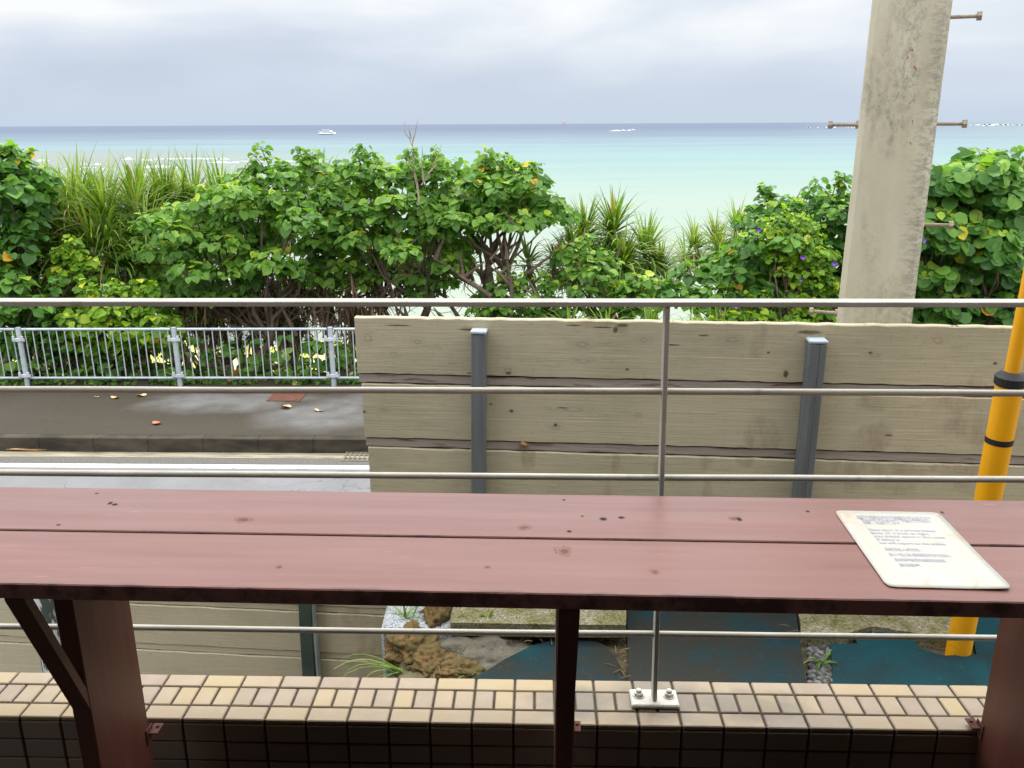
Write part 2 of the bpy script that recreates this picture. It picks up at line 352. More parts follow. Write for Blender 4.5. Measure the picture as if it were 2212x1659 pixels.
# sandy churned water near the surf on the left, reef-pale water on the far right
ang = m.math('DIVIDE', sx.outputs['X'], sx.outputs['Y'])
lf = m.math('MULTIPLY', m.n('ShaderNodeMapRange', {0: ang, 1: -.08, 2: -.40}).outputs[0], m.math('MULTIPLY', m.n('ShaderNodeMapRange', {0: ly, 1: 2.62, 2: 2.45}).outputs[0], .85))
c = m.mix(lf, c, m.mix(n2, (.18, .205, .195), (.24, .25, .22)))
rt = m.math('MULTIPLY', m.n('ShaderNodeMapRange', {0: ang, 1: .30, 2: .60}).outputs[0], m.n('ShaderNodeMapRange', {0: ly, 1: 2.2, 2: 3.0}).outputs[0])
c = m.mix(m.math('MULTIPLY', rt, .75), c, (.195, .245, .26))
m.col(c); m.bump(m.noise(1.0, m.n('ShaderNodeMapping', {'Vector': geo.outputs['Position'], 'Scale': (.5, 1.6, 0)}).outputs[0], 4), .35, .25)
SEA = -7.8
o = meshobj('sea', [(-30000, 20, SEA), (30000, 20, SEA), (30000, 45000, SEA), (-30000, 45000, SEA)], [(0, 1, 2, 3)], m.m); tag(o, kind='structure')

# surf
foam = simple('foam', (.42, .43, .43), .8, .05, 1)
def surf(name, rows, kind, label=None, cat=None):
    mb = MB()
    for (x0, x1, y, hpx) in rows:
        n = max(6, int((x1-x0)/5)); top = []; bot = []
        for i in range(n+1):
            vx = x0+(x1-x0)*i/n; a = math.sin(math.pi*i/n)**.5; p = atZ(vx, y+random.uniform(-.5, .5), SEA)
            h = hpx*K/FPX*p.y*a*random.uniform(.35, 1); q = p.copy(); q.y += h*4; bot.append((p.x, p.y-h*2, SEA+.01)); top.append((q.x, q.y-h*2, SEA+.02+h)); 
        back = [(t[0], t[1]+h*3, SEA) for t in top]
        vs = bot+top+back; m_ = n+1
        mb.add(vs, [(i, i+1, m_+i+1, m_+i) for i in range(n)]+[(m_+i, m_+i+1, 2*m_+i+1, 2*m_+i) for i in range(n)])
    o = mb.build(name, foam, None, True); tag(o, label, cat, kind=kind); return o
surf('breaking_waves', [(-20, 35, 349, 3), (78, 107, 348, 5), (170, 190, 355, 3), (200, 220, 356, 4), (262, 292, 345, 5), (303, 330, 347, 4), (330, 500, 344, 3.5), (170, 215, 363, 3), (290, 400, 362, 5), (440, 520, 352, 3), (300, 350, 378, 3), (120, 260, 366, 2), (500, 700, 349, 2), (540, 600, 360, 3), (620, 700, 363, 2)], 'stuff', 'white surf breaking in rows over the shallow reef', 'surf')
surf('reef_surf', [(2060, 2085, 270, 2), (2090, 2205, 270, 2.4), (2110, 2160, 271.5, 1.6), (2190, 2260, 270, 2), (1742, 1752, 276, 3), (1763, 1770, 276, 2), (1777, 1812, 275.5, 3), (1826, 1850, 276.5, 2.6)], 'stuff', 'thin white line of surf on the outer reef near the horizon', 'surf')

# ------------------------------------------------------------------ boats
white = simple('white_gelcoat', (.85, .87, .88), .35, .04, 1, .5); glass = simple('boat_glass', (.10, .17, .22), .15, .1, 1, .6); redp = simple('red_canopy', (.6, .10, .09), .6, .1, 1)
def hull_mb(L, B, H, n=14):
    mb = MB(); sec = []
    for i in range(n+1):
        u = i/n; x = (u-.5)*L; b = B/2*(1-max(0, (u-.55)/.45)**2.2)*(.85+.15*min(1, u*4)); k = H*(.28*u**2)
        sec.append([(x, -b, H+k), (x, -b*.85, H*.35), (x, 0, -.3), (x, b*.85, H*.35), (x, b, H+k)])
    vs = [p for s_ in sec for p in s_]; fs = [(i*5+j, i*5+j+1, i*5+j+6, i*5+j+5) for i in range(n) for j in range(4)]+[(i*5, i*5+5, i*5+9, i*5+4) for i in range(n)]+[(4, 3, 2, 1, 0)]
    mb.add(vs, fs); return mb
p = atZ(707, 291, SEA); bt = empty('tour_boat', p, 'white two-deck tour boat at anchor on the dark blue water', 'boat')
s_ = (34*K/FPX*p.y*1.04)/18.0
hull_mb(18, 5.5, 1.7).build('hull', white, bt, True)
mb = MB(); mb.box((-.3, 0, 3.1), (13.5, 4.6, .18), .05); mb.box((-.3, 0, 1.9), (14, 4.8, .35), .05)
for i in range(9): 
    for sy in (-1, 1): mb.box((-6.6+i*1.6, sy*2.15, 2.5), (.22, .15, 1.3))
mb.box((4.5, 0, 2.5), (2.6, 3.8, 1.2), .2); mb.build('main_cabin', white, bt)
mb = MB(); mb.box((.3, 0, 2.55), (10.4, 3.9, .8)); mb.build('window', glass, bt)
mb = MB(); mb.box((-1.4, 0, 5.0), (7.5, 4.0, .16), .05)
for i in range(6):
    for sy in (-1, 1): mb.box((-4.8+i*1.35, sy*1.9, 4.1), (.12, .12, 1.8))
mb.box((4.0, 0, 3.7), (2.0, 3.0, 1.1), .3); mb.tube([(-7, 0, 2), (-8.3, 0, 4.4)], .12, 6); mb.build('upper_deck', white, bt)
bt.scale = (s_, s_, s_)
def speedboat(vx, vy, lenpx, label, yaw):
    p = atZ(vx, vy, SEA); t = empty('speedboat', p, label, 'boat', yaw, 'speedboats under way'); L = 7.0
    hull_mb(L, 2.4, .9, 8).build('hull', white, t, True)
    b = MB(); b.box((.2, 0, 1.3), (1.8, 1.7, .8), .3); b.box((-.6, 0, 2.2), (2.4, 1.9, .1)); b.box((-1.7, .8, 1.6), (.08, .08, 1.2)); b.box((-1.7, -.8, 1.6), (.08, .08, 1.2)); b.build('cabin', white, t)
    b = MB(); n = 8; w_ = lenpx*K/FPX*p.y
    vs = []; 
    for i in range(n+1):
        u = i/n; x = -L*.4-u*w_; h = (1.5*math.sin(math.pi*min(1, u*1.15+.1)))*random.uniform(.7, 1)+.2; ww = 1.6+u*3
        vs += [(x, -ww, 0.02), (x, 0, max(.1, h)), (x, ww, .02)]
    b.add(vs, [(i*3+j, i*3+j+1, i*3+j+4, i*3+j+3) for i in range(n) for j in range(2)]); b.build('wake', foam, t, True)
speedboat(1346, 283, 26, 'speedboat throwing the longer white wake, left of the two', 0)
speedboat(1367, 282, 9, 'speedboat with the short white wake, right of the two', 0)
p = atZ(1219, 270, SEA); p = O+(p-O)*.9; ps = empty('parasail', (p.x, p.y, SEA), 'tiny red canopy shape standing on the horizon', 'parasail')
b = MB(); hh = 6.5*K/FPX*p.y; ln = []
for j in range(7):
    for i in range(9):
        u = (i/8-.5); v_ = j/6; ln.append((u*hh*.95*math.sin(.5+v_*1.6), (v_-.5)*hh*.5, hh*(.45+.62*math.cos(u*2.2)*(1-abs(v_-.5)))))
b.add(ln, [(j*9+i, j*9+i+1, (j+1)*9+i+1, (j+1)*9+i) for j in range(6) for i in range(8)]); b.build('canopy', redp, ps, True)
b = MB(); b.tube([(-hh*.3, 0, hh*.8), (0, 0, .5)], hh*.03, 5); b.tube([(hh*.3, 0, hh*.8), (0, 0, .5)], hh*.03, 5); b.box((0, 0, .6), (hh*.5, hh*.2, hh*.14), .1); b.build('harness', redp, ps)
p = atZ(1798, 276, SEA); b = MB(); b.tube([(0, 0, 0), (0, 0, 8*K/FPX*p.y)], .28*p.y/1000, 6); b.box((0, 0, 1), (3.0, 3.0, 2), .3); o = b.build('channel_marker', simple('marker_paint', (.12, .12, .16)), None); o.location = p; tag(o, 'thin dark marker pole standing in the far reef surf', 'marker')

# ------------------------------------------------------------------ road and pavement (their own yaw)
YR = R(1.72)
KB = toloc(atZ(390, 976.5, -1.685), (0, 0, 0), YR).y; LB = toloc(atZ(390, 998.5, -1.685), (0, 0, 0), YR).y; LA = toloc(atZ(390, 1011, -1.685), (0, 0, 0), YR).y
rd = lambda name, mb, mat: (lambda o: (setattr(o, 'rotation_euler', (0, 0, -YR)), tag(o, kind='structure'))[1])(mb.build(name, mat, None))
m = NM('road_asphalt', .85, .25)
vo = m.n('ShaderNodeTexVoronoi', {'Vector': m.n('ShaderNodeVectorMath', {0: m.co((1, 1.5, 1)), 1: m.n('ShaderNodeVectorMath', {0: m.n('ShaderNodeTexNoise', {'Vector': m.co(), 'Scale': 4, 'Detail': 4}).outputs['Color'], 3: .5}, operation='SCALE').outputs[0]}, operation='ADD').outputs[0], 'Scale': 1.8}, feature='DISTANCE_TO_EDGE').outputs['Distance']
cr_ = m.math('MULTIPLY', m.ramp(vo, [(.004, 1), (.02, 0)]), m.ramp(m.noise(.8), [(.45, 0), (.6, 1)]))
base = m.mix(m.noise(160, det=2), (.08, .08, .083), (.24, .24, .245)); base = m.mix(m.ramp(m.noise(1.2), [(.35, 0), (.7, .5)]), base, (.24, .24, .25))
m.col(m.mix(m.math('MULTIPLY', cr_, .8), base, (.10, .10, .10))); m.bump(m.noise(120), .4, .004)
b = MB(); b.box((0, KB-2.57, -1.71), (60, 4.8, .04)); rd('road', b, m.m)
m = NM('gutter_concrete', .85, .25); m.col(m.mix(m.ramp(m.noise(5, m.co((.6, 6, 1))), [(.4, 0), (.7, 1)]), (.36, .315, .22), (.15, .135, .11)))
b = MB(); b.box((0, KB-.085, -1.70), (60, .16, .035), .01); rd('gutter', b, m.m)
m = NM('gutter_dark', .9); m.col(m.ramp(m.noise(60), [(.3, (.07, .065, .06)), (.7, (.17, .16, .145))])); b = MB(); b.box((0, KB-.255, -1.6965), (60, .175, .03)); rd('gutter_edge', b, m.m)
m = NM('road_paint', .7, .3); m.col(m.mix(m.ramp(m.noise(25, m.co((.5, 1, 1))), [(.58, 0), (.72, 1)]), (.60, .60, .58), (.22, .22, .22)))
b = MB(); b.box((0, (LA+LB)/2, -1.6875), (60, LB-LA, .005)); rd('road_line', b, m.m)
m = NM('wet_pavement', .8, .3)
L = lambda vx, vy: toloc(atZ(vx, vy, -1.53), (0, 0, 0), YR)
pa = [L(470, 872), L(700, 900), L(330, 858)]
dry = m.spots([(pa[0].x, pa[0].y, 1.0, .42), (pa[1].x, pa[1].y, .9, .55), (L(770, 880).x, L(770, 880).y, .7, .75), (L(520, 858).x, L(520, 858).y, 1.2, .25)], (0, 1), .45, 1.6)
dry = m.math('MULTIPLY', dry, m.ramp(m.noise(2.4), [(.3, .35), (.6, 1)]))
c = m.mix(m.noise(90, det=3), (.028, .022, .015), (.055, .045, .031)); c = m.mix(m.math('MULTIPLY', m.ramp(m.noise(45, det=2), [(.64, 0), (.70, 1)]), .4), c, (.17, .15, .10))
c = m.mix(m.math('MULTIPLY', m.ramp(m.noise(1.1, m.co((.5, 2, 1))), [(.35, 0), (.7, 1)]), .45), c, (.055, .048, .036))
m.col(m.mix(dry, c, m.mix(m.noise(150, det=2), (.08, .08, .08), (.20, .195, .19)))); m.bump(m.noise(130), .5, .003)
b = MB(); b.box((0, (KB+.121+10.77)/2, -1.62), (60, 10.77-KB-.121, .18)); rd('pavement', b, m.m)
m = NM('kerb_stone', .85, .25); m.col(m.mix(m.ramp(m.noise(2.2, m.co((1, 1, 3))), [(.35, 0), (.65, 1)]), (.028, .024, .018), (.075, .066, .048))); m.bump(m.noise(40), .3, .004)
b = MB()
for i in range(-30, 30): b.box((i*.6+.3, KB+.06, -1.615), (.5985, .118, .172), .006)
rd('kerb', b, m.m)
# drain cover, manhole plate, litter on the pavement
rust = simple('rusty_plate', (.13, .055, .035), .8, .3, 20, bump=.3); steel = simple('galvanised_steel', (.42, .47, .52), .5, .15, 8, .4, .1)
a = L(620, 857); b = MB(); b.box((0, 0, 0), (.42, .34, .012), .004)
for q in (-.15, .15): b.box((q, -.12, .008), (.025, .025, .006))
o = b.build('manhole_cover', rust); o.location = atZ(620, 857, -1.524); o.rotation_euler = (0, 0, -YR); tag(o, 'rusty rectangular cover plate set in the pavement near the fence end', 'manhole cover')
g = atZ(776, 987, -1.68); b = MB()
for i in range(7): b.box((-.15+i*.05, 0, 0), (.012, .24, .02))
for i in range(4): b.box((0, -.12+i*.08, 0), (.34, .012, .018))
o = b.build('drain_grate', simple('grate_paint', (.20, .19, .14)), None); o.location = g; o.rotation_euler = (0, 0, -YR); tag(o, 'pale metal drain grate in the gutter beside the plank fence', 'drain grate')
def litter(vx, vy, z, size, c, label, yaw):
    cl = Cloud(); V, F, T = leaves(np.zeros((1, 3)), np.array([[.1, .1, 1.]]), np.array([[math.cos(yaw), math.sin(yaw), 0]]), np.array([size]), np.array([.5]))
    V = V*np.array([1, 1, 1.6]); V[:, 2] += .012
    o = meshobj('fallen_leaf', V, F, simple('litter', c, .8, .2, 30), None, False, T); o.location = atZ(vx, vy, z); tag(o, label, 'leaf', 'fallen leaves on the pavement')
for a in [(242, 862, .11, (.55, .38, .18), 'pale tan fallen leaf on the dark pavement, leftmost of the pair below the rail', 1), (310, 857, .12, (.6, .42, .2), 'tan fallen leaf at the edge of the light dry patch', 2.4), (330, 917, .12, (.6, .17, .09), 'single orange-red fallen leaf in the middle of the wet pavement', .6),
          (628, 882, .12, (.6, .35, .2), 'tan fallen leaf lying to the right of the rusty cover plate', 3), (614, 879, .07, (.5, .2, .12), 'small reddish fallen leaf just below the rusty cover plate', .2), (687, 890, .11, (.6, .4, .25), 'tan fallen leaf nearest the plank fence', 1.4), (209, 860, .06, (.45, .36, .22), 'tiny fallen leaf left of the tan pair', 2)]:
    litter(a[0], a[1], -1.53, a[2], a[3], a[4], a[5])
b = MB()
for k in range(5): b.tube([(0, 0, .02), (.25, .02*k-.04, .05+.01*k), (.55+.05*k, .03*k-.06, .03)], [.004, .014, .004], 5)
b.tube([(.36, .05, .05), (.5, .12, .09)], [.03, .02], 6)
o = b.build('dry_frond', simple('dry_frond', (.5, .30, .12), .8), None, True); o.location = atZ(-4, 972, -1.68); o.rotation_euler = (0, 0, -.06); o.scale = (.85, .5, .4); tag(o, 'dried tan palm frond base lying in the gutter against the kerb', 'frond')

# ------------------------------------------------------------------ guardrail along the pavement edge
GY = atZ(724, 833, -1.53).y; gp = [atZ(63, 833, -1.53), atZ(390, 833, -1.53), atZ(724, 833, -1.53)]
gsp = (gp[2]-gp[0]).length/2; gyaw = math.atan2(gp[0].y-gp[2].y, gp[2].x-gp[0].x)
gr = empty('guardrail', gp[1], 'light grey galvanised bar guardrail along the far edge of the pavement', 'guardrail', gyaw)
HT = .76; BRS = simple('bracket_steel', (.5, .54, .57), .5, .1, 8)
for k in range(-2, 3):
    b = MB(); b.tube([(k*gsp, 0, 0), (k*gsp, 0, HT+.015)], .033, 10); b.build('post', steel, gr, True)
    for zz in (.14, .62):
        b = MB(); b.box((k*gsp, -.035, zz), (.16, .02, .05), .006); b.box((k*gsp-.055, -.045, zz+.02), (.03, .02, .07), .004); b.box((k*gsp+.055, -.045, zz+.02), (.03, .02, .07), .004)
        b.build('bracket', BRS, gr)
for k in range(-2, 2):
    for zz, r_ in ((HT-.01, .018), (.105, .017)):
        b = MB(); b.tube([(k*gsp+.045, 0, zz), ((k+1)*gsp-.045, 0, zz)], r_, 8); b.build('rail', steel, gr, True)
    for i in range(19):
        x_ = k*gsp+.08+i*(gsp-.16)/18; b = MB(); b.tube([(x_, 0, .105), (x_, 0, HT-.02)], .0075, 6, False); b.build('baluster', steel, gr, True)

# ------------------------------------------------------------------ upper plank fence
FY = R(5.4); FO = Vector((0, 3.363, -.2))
def planks(nm, org, yaw, label, u0, u1, ztop, n, posts, allmarks, allstains, postmat, same=False):
    t = empty(nm, org, label, 'fence', yaw)
    lo = lambda vx, vy: toloc(atPlane(vx, vy, org, yaw), org, yaw)
    def boardmat(zlo, zhi):
        m = NM(nm+'_board', .8, .25); marks = [q for q in allmarks if zlo-.02 < lo(q[0], q[1]).z < zhi+.02]; stains = [q for q in allstains if zlo-.12 < lo(q[0], q[1]).z < zhi+.12][:11]
        kn = None
        if marks:
            L_ = [(lo(vx, vy).x, lo(vx, vy).z, rx*.0034, ry*.0030) for (vx, vy, rx, ry) in marks]; kn = m.spots(L_, (0, 2), .3, 9)
            sx_ = m.n('ShaderNodeSeparateXYZ', {0: m.co()}); zz = m.math('MULTIPLY_ADD', kn, .045, sx_.outputs[2]); vv = m.n('ShaderNodeCombineXYZ', {0: sx_.outputs[0], 1: sx_.outputs[1], 2: zz}).outputs[0]
            gc = m.n('ShaderNodeMapping', {'Vector': vv, 'Scale': (1.1, 1, 42)}).outputs[0]
        else: gc = m.co((1.3, 1, 42))
        g = m.noise(3.2, gc, 6, .6, .4); g2 = m.noise(9, m.co((1, 1, 55)), 4, .6)
        c = m.ramp(g, [(.25, (.435, .38, .255)), (.5, (.475, .42, .29)), (.75, (.52, .465, .33))])
        big = m.noise(1.5, m.co((1, 1, 1.6)), 4); c = m.mix(m.math('MULTIPLY', m.ramp(big, [(.45, 0), (.7, 1)]), .5), c, (.29, .26, .17))
        crk = m.math('MULTIPLY', m.ramp(g2, [(.635, 0), (.67, 1)]), m.ramp(m.noise(2.2), [(.40, 0), (.55, 1)])); c = m.mix(m.math('MULTIPLY', crk, .85), c, (.07, .06, .045)); c = m.mix(m.math('MULTIPLY', m.ramp(m.noise(14, m.co((3, 1, 3)), 6, .75), [(.55, 0), (.66, 1)]), .3), c, (.2, .18, .12))
        pale = m.math('MULTIPLY', m.ramp(m.noise(7, m.co((.6, 1, 70)), 3), [(.67, 0), (.70, 1)]), .45); c = m.mix(pale, c, (.62, .59, .47))
        if marks:
            wv = m.n('ShaderNodeTexWave', {'Vector': gc, 'Scale': 1.3, 'Distortion': 3.0, 'Detail': 2, 'Detail Scale': 1.5}, wave_type='BANDS', bands_direction='Z').outputs['Fac']
            c = m.mix(m.math('MULTIPLY', m.math('MULTIPLY', m.ramp(wv, [(.0, 1), (.12, 0)]), m.math('POWER', kn, .6)), .55), c, (.16, .13, .085))
            L_ = []
            for (vx, vy, rx, ry) in marks: q = lo(vx, vy); L_.append((q.x, q.z, rx*.0012, ry*.0012))
            k_ = m.spots(L_, (0, 2), .45, 45); rg = m.math('POWER', m.math('ABSOLUTE', m.math('SINE', m.math('MULTIPLY', k_, 9.4))), 5.0); c = m.mix(m.math('MULTIPLY', m.math('MULTIPLY', rg, m.math('GREATER_THAN', k_, .03)), .6), c, (.13, .105, .07))
        if marks:
            sz = m.n('ShaderNodeSeparateXYZ', {0: m.co()}); fr = m.math('FRACT', m.math('DIVIDE', m.math('SUBTRACT', ztop+.0, sz.outputs[2]), .282)); ln = m.math('COMPARE', fr, .50, .005)
            c = m.mix(m.math('MULTIPLY', ln, m.ramp(m.noise(3, m.co((2, 1, 1))), [(.4, .15), (.6, .8)])), c, (.60, .56, .42))
            DK = [(1697, 808, 6, 9), (2150, 785, 5, 3), (1355, 798, 4, 3), (1105, 888, 5, 4), (1060, 873, 3, 3), (1345, 703, 13, 4), (1330, 712, 6, 8), (787, 890, 4, 4), (1300, 707, 25, 2), (1240, 703, 18, 2), (1010, 712, 22, 2.5), (860, 703, 30, 2), (1750, 718, 26, 5), (1025, 806, 22, 2), (1098, 806, 7, 4), (1215, 881, 12, 2), (1920, 940, 9, 3), (2190, 752, 5, 4), (1880, 762, 5, 3), (1200, 918, 4, 5), (1296, 1002, 2, 3), (1660, 762, 3, 3), (1520, 725, 12, 2), (1450, 745, 18, 2)]
            L_ = [(lo(a_, b_).x, lo(a_, b_).z, rx*.0019, ry*.0019) for (a_, b_, rx, ry) in DK if zlo < lo(a_, b_).z < zhi] or [(0, 0, .001, .001)]; kd_ = m.spots(L_, (0, 2), .5, 60); c = m.mix(m.math('MULTIPLY', kd_, .85), c, (.06, .05, .035))
        if stains:
            L_ = []
            for (vx, vy, rx, ry) in stains: q = lo(vx, vy); L_.append((q.x, q.z, rx*.0026, ry*.0026))
            k_ = m.spots(L_, (0, 2), 1.3, 7); strk = m.ramp(m.noise(14, m.co((1, 1, .3)), 7, .8), [(.34, 0), (.72, 1)]); k2 = m.math('MULTIPLY', m.math('MINIMUM', m.math('MULTIPLY', k_, 1.3), 1.0), strk)
            c = m.mix(m.math('MULTIPLY', k2, .6), c, m.mix(m.noise(5), (.13, .11, .08), (.27, .17, .09)))
        m.col(c); m.bump(m.math('ADD', g, m.math('MULTIPLY', crk, -1.2)), .45, .004)
        return m.m
    m2 = NM(nm+'_batten', .85, .25); g = m2.noise(3, m2.co((1.5, 1, 40)), 6); c = m2.ramp(g, [(.3, (.27, .225, .19)), (.7, (.40, .345, .30))]); c = m2.mix(m2.math('MULTIPLY', m2.ramp(m2.noise(5, m2.co((1, 1, 8))), [(.56, 0), (.63, 1)]), .75), c, (.13, .055, .04)); m2.col(c); m2.bump(g, .4, .003)
    z = ztop
    for i in range(n):
        du = random.uniform(0, .006)+(.012*i if i < 4 else 0)*(1 if u0 > -2 else 0)
        # board as a long strip with a slightly uneven worn top edge
        NS = 90; vs = []; H = .235; th = .034
        for k in range(NS+1):
            u = u0+du+(u1-u0-du)*k/NS; j1 = random.uniform(-.0022, .0022); j2 = random.uniform(-.0022, .0015)
            vs += [(u, 0, z-H+j2), (u, 0, z-.004+j1), (u, .004, z+j1), (u, th, z+j1), (u, th, z-H)]
        fs = [(k*5+a, (k+1)*5+a, (k+1)*5+(a+1) % 5, k*5+(a+1) % 5) for k in range(NS) for a in range(5)]+[(0, 1, 2, 3, 4), tuple(NS*5+a for a in (4, 3, 2, 1, 0))]
        bm1 = boardmat(z-H, z); bmat = bm1 if same else m2.m; meshobj('board', vs, fs, bm1, t); z -= H
        if i < n-1:
            vs = []; H2 = .034; z -= .0065
            for k in range(NS+1):
                u = u0+du+.004+(u1-u0-du)*k/NS; j1 = random.uniform(-.0012, .0012); vs += [(u, .006, z-H2+j1), (u, .006, z+j1), (u, th, z), (u, th, z-H2)]
            fs = [(k*4+a, (k+1)*4+a, (k+1)*4+(a+1) % 4, k*4+(a+1) % 4) for k in range(NS) for a in range(4)]+[(0, 1, 2, 3), tuple(NS*4+a for a in (3, 2, 1, 0))]
            meshobj('batten', vs, fs, bmat, t); z -= H2+.0065
            b = MB(); b.box(((u0+u1)/2+.01, th+.004, z+.0235), (u1-u0-.03, .006, .07)); b.build('backing_strip', simple('backing', (.02, .018, .015), .95), t)
    for pu, wd, top, bot, lean, groove in posts:
        b = MB(); Mx = Matrix.Rotation(lean, 3, 'Y')
        cz = (top+bot)/2; hh_ = top-bot; ox = math.tan(lean)*0
        b.box((pu, -.033, cz), (wd, .058, hh_), .004, M=Mx)
        if groove:
            for s_ in (-1, 1): b.box((pu+s_*wd*.3, -.0635, cz), (wd*.34, .004, hh_-.004), .001, M=Mx)
        po = b.build('post', postmat, t)
        b = MB(); tp = Vector((pu, -.033, cz))+Mx @ Vector((0, 0, hh_/2+.007)); b.box(tp, (wd+.006, .066, .014), .004, M=Mx); b.build('cap', M['capsteel'], po)
    return t
M['capsteel'] = simple('post_cap_steel', (.36, .41, .46), .45, .15, 40)
m = NM('grey_post_paint', .5, .4); g = m.noise(4, m.co((8, 8, .6)), 5); m.col(m.mix(m.ramp(m.noise(30, m.co((1, 1, .3)), 4), [(.66, 0), (.72, 1)]), m.ramp(g, [(.3, (.11, .12, .125)), (.7, (.165, .175, .18))]), (.28, .29, .28))); POSTM = m.m
fl = lambda vx, vy: toloc(atPlane(vx, vy, FO, FY), FO, FY)
top = fl(900, 687); el = fl(764, 690)
pl = fl(1032, 715); pr_ = fl(1760, 735); prb = fl(1724, 1076)
knots = [(795, 730, 13, 13), (903, 738, 12, 7), (942, 748, 9, 5), (850, 765, 14, 6), (1098, 800, 13, 9), (1258, 744, 19, 9), (1308, 742, 12, 3), (1390, 735, 11, 7), (1582, 735, 17, 9), (1697, 808, 6, 10), (2025, 735, 16, 10), (1890, 768, 15, 7), (2150, 785, 7, 4), (1185, 882, 10, 6), (1240, 885, 34, 7), (1378, 898, 12, 5), (1200, 922, 13, 9), (830, 884, 10, 5), (787, 890, 5, 4), (1105, 888, 8, 4), (1060, 873, 3, 3), (1355, 798, 5, 4), (1880, 930, 6, 5), (1260, 780, 20, 6)]
st_ = [(1330, 1000, 7, 26), (1310, 1080, 10, 30), (1525, 1000, 14, 30), (1530, 1050, 9, 30), (1610, 990, 16, 20), (1645, 930, 24, 40), (1420, 1010, 10, 18), (1880, 870, 24, 22), (2060, 860, 50, 26), (1880, 940, 30, 24), (2120, 930, 60, 26), (1850, 1000, 40, 40), (1950, 1030, 44, 30), (2080, 1010, 50, 40), (1140, 990, 12, 22), (1290, 700, 40, 5), (1345, 705, 10, 12), (1760, 725, 26, 12), (1020, 712, 18, 6), (830, 1000, 40, 40), (1640, 735, 14, 30), (1050, 900, 4, 90), (1012, 900, 4, 90)]
lean_r = 0.0
uf = planks('plank_fence', FO, FY, 'tall weathered fence of wide pale planks and thin battens beside the road', el.x, 3.2, top.z, 4,
    [(pl.x, .058, pl.z, .02, R(1.0), False), (pr_.x, .066, pr_.z, .02, 0, True), (pr_.x+(pr_.x-pl.x), .06, pr_.z, .02, 0, True)], knots, st_, POSTM)
b = MB(); b.tube([(0, 0, 0), (.006, -.01, .004), (.022, -.012, -.002), (.03, -.006, 0)], [.004, .012, .011, .003], 8)
sn = fl(1130, 960); o = b.build('snail', simple('snail_shell', (.25, .14, .05), .5), None, True); o.location = atPlane(1124, 959, FO, FY)+Vector((0, .002, 0)); tag(o, 'small brown snail stuck to the lower batten of the tall plank fence', 'snail')

# lower fence on the left, standing on the road-level yard
LO = Vector((0, 3.98-1.11*math.tan(FY), -1.73)); ll = lambda vx, vy: toloc(atPlane(vx, vy, LO, FY), LO, FY)
bz = ll(651, 1406).z           # underside of a wide board at the near post
ztop = bz+.235+2*(.235+.047)
m = NM('peeling_post', .6, .3); m.col(m.mix(m.ramp(m.noise(9, m.co((4, 4, .7)), 6, .65), [(.50, 0), (.54, 1)]), (.075, .095, .085), (.62, .64, .64))); PEEL = m.m
q2 = ll(655+15, 1380); q1 = ll(118, 1360)
planks('low_plank_fence', LO, FY, 'lower grey-green plank fence seen under the counter at left', -4.2, .6, ztop, 5,
    [(q2.x, .07, ztop-.05, .02, R(1.5), False)], [(820, 1500, 3, 3), (323, 1413, 4, 4), (480, 1415, 3, 3)], [(800, 1360, 40, 60), (760, 1330, 20, 20), (800, 1430, 60, 40)], simple('green_post', (.05, .075, .06), .6, .2), True)
lf_ = [o for o in bpy.data.objects if o.name.startswith('low_plank_fence')][0]
b = MB(); b.tube([(q1.x, -.05, 0), (q1.x, -.05, ztop-.06)], .062, 14); b.build('post', PEEL, lf_, True)
b = MB(); b.box((q2.x+.043, -.03, (ztop-.05)/2), (.012, .05, ztop-.07), .002); b.build('post_pale_side', simple('pale_side_tone', (.33, .38, .38), .5), lf_)  # lighter side face of the post, painted as a pale strip

# ------------------------------------------------------------------ terrace behind the parapet
m = NM('terrace_soil', .95, .2); m.col(m.mix(m.ramp(m.noise(9), [(.4, 0), (.65, 1)]), m.mix(m.noise(70), (.035, .03, .022), (.12, .095, .06)), (.16, .15, .08))); m.bump(m.noise(50), .8, .01); SOIL = m.m
b = MB(); b.box((1.79, 2.72, -.975), (4.42, 1.72, 1.55), .01); o = b.build('terrace', SOIL); tag(o, kind='structure')
def poly(name, pts, z, th, mat, label, cat, group=None, jit=0):
    P = []
    n = len(pts)
    for i in range(n):
        a, c_ = pts[i], pts[(i+1) % n]
        for k in range(4 if jit else 1):
            q = atZ(a[0]+(c_[0]-a[0])*k/4, a[1]+(c_[1]-a[1])*k/4, z); P.append(Vector((q.x+random.uniform(-jit, jit), q.y+random.uniform(-jit, jit), z)))
    n = len(P); vs = [(p.x, p.y, z) for p in P]+[(p.x, p.y, z-th) for p in P]
    fs = [tuple(range(n)), tuple(range(n, 2*n))[::-1]]+[(i, n+i, n+(i+1) % n, (i+1) % n) for i in range(n)]
    o = meshobj(name, vs, fs, mat)
    bm_ = __import__('bmesh').new(); bm_.from_mesh(o.data); __import__('bmesh').ops.recalc_face_normals(bm_, faces=bm_.faces); bm_.to_mesh(o.data); bm_.free()
    return tag(o, label, cat, group)
def tealmat(nm, k):
    m = NM(nm, .6, .16); n_ = m.noise(4, None, 6, .65); n2_ = m.noise(45, None, 4)
    c = m.ramp(n_, [(.30-k, (.004, .046, .058)), (.5-k, (.009, .030, .036)), (.66-k, (.022, .024, .021))]); c = m.mix(m.math('MULTIPLY', m.ramp(n2_, [(.6, 0), (.8, 1)]), .3), c, (.10, .10, .09))
    m.col(c); m.bump(n2_, .4, .003); return m.m
T1, T2, T3 = tealmat('teal_a', .05), tealmat('teal_b', .14), tealmat('teal_c', -.12)
G_ = 'painted teal sheets on the yard floor'
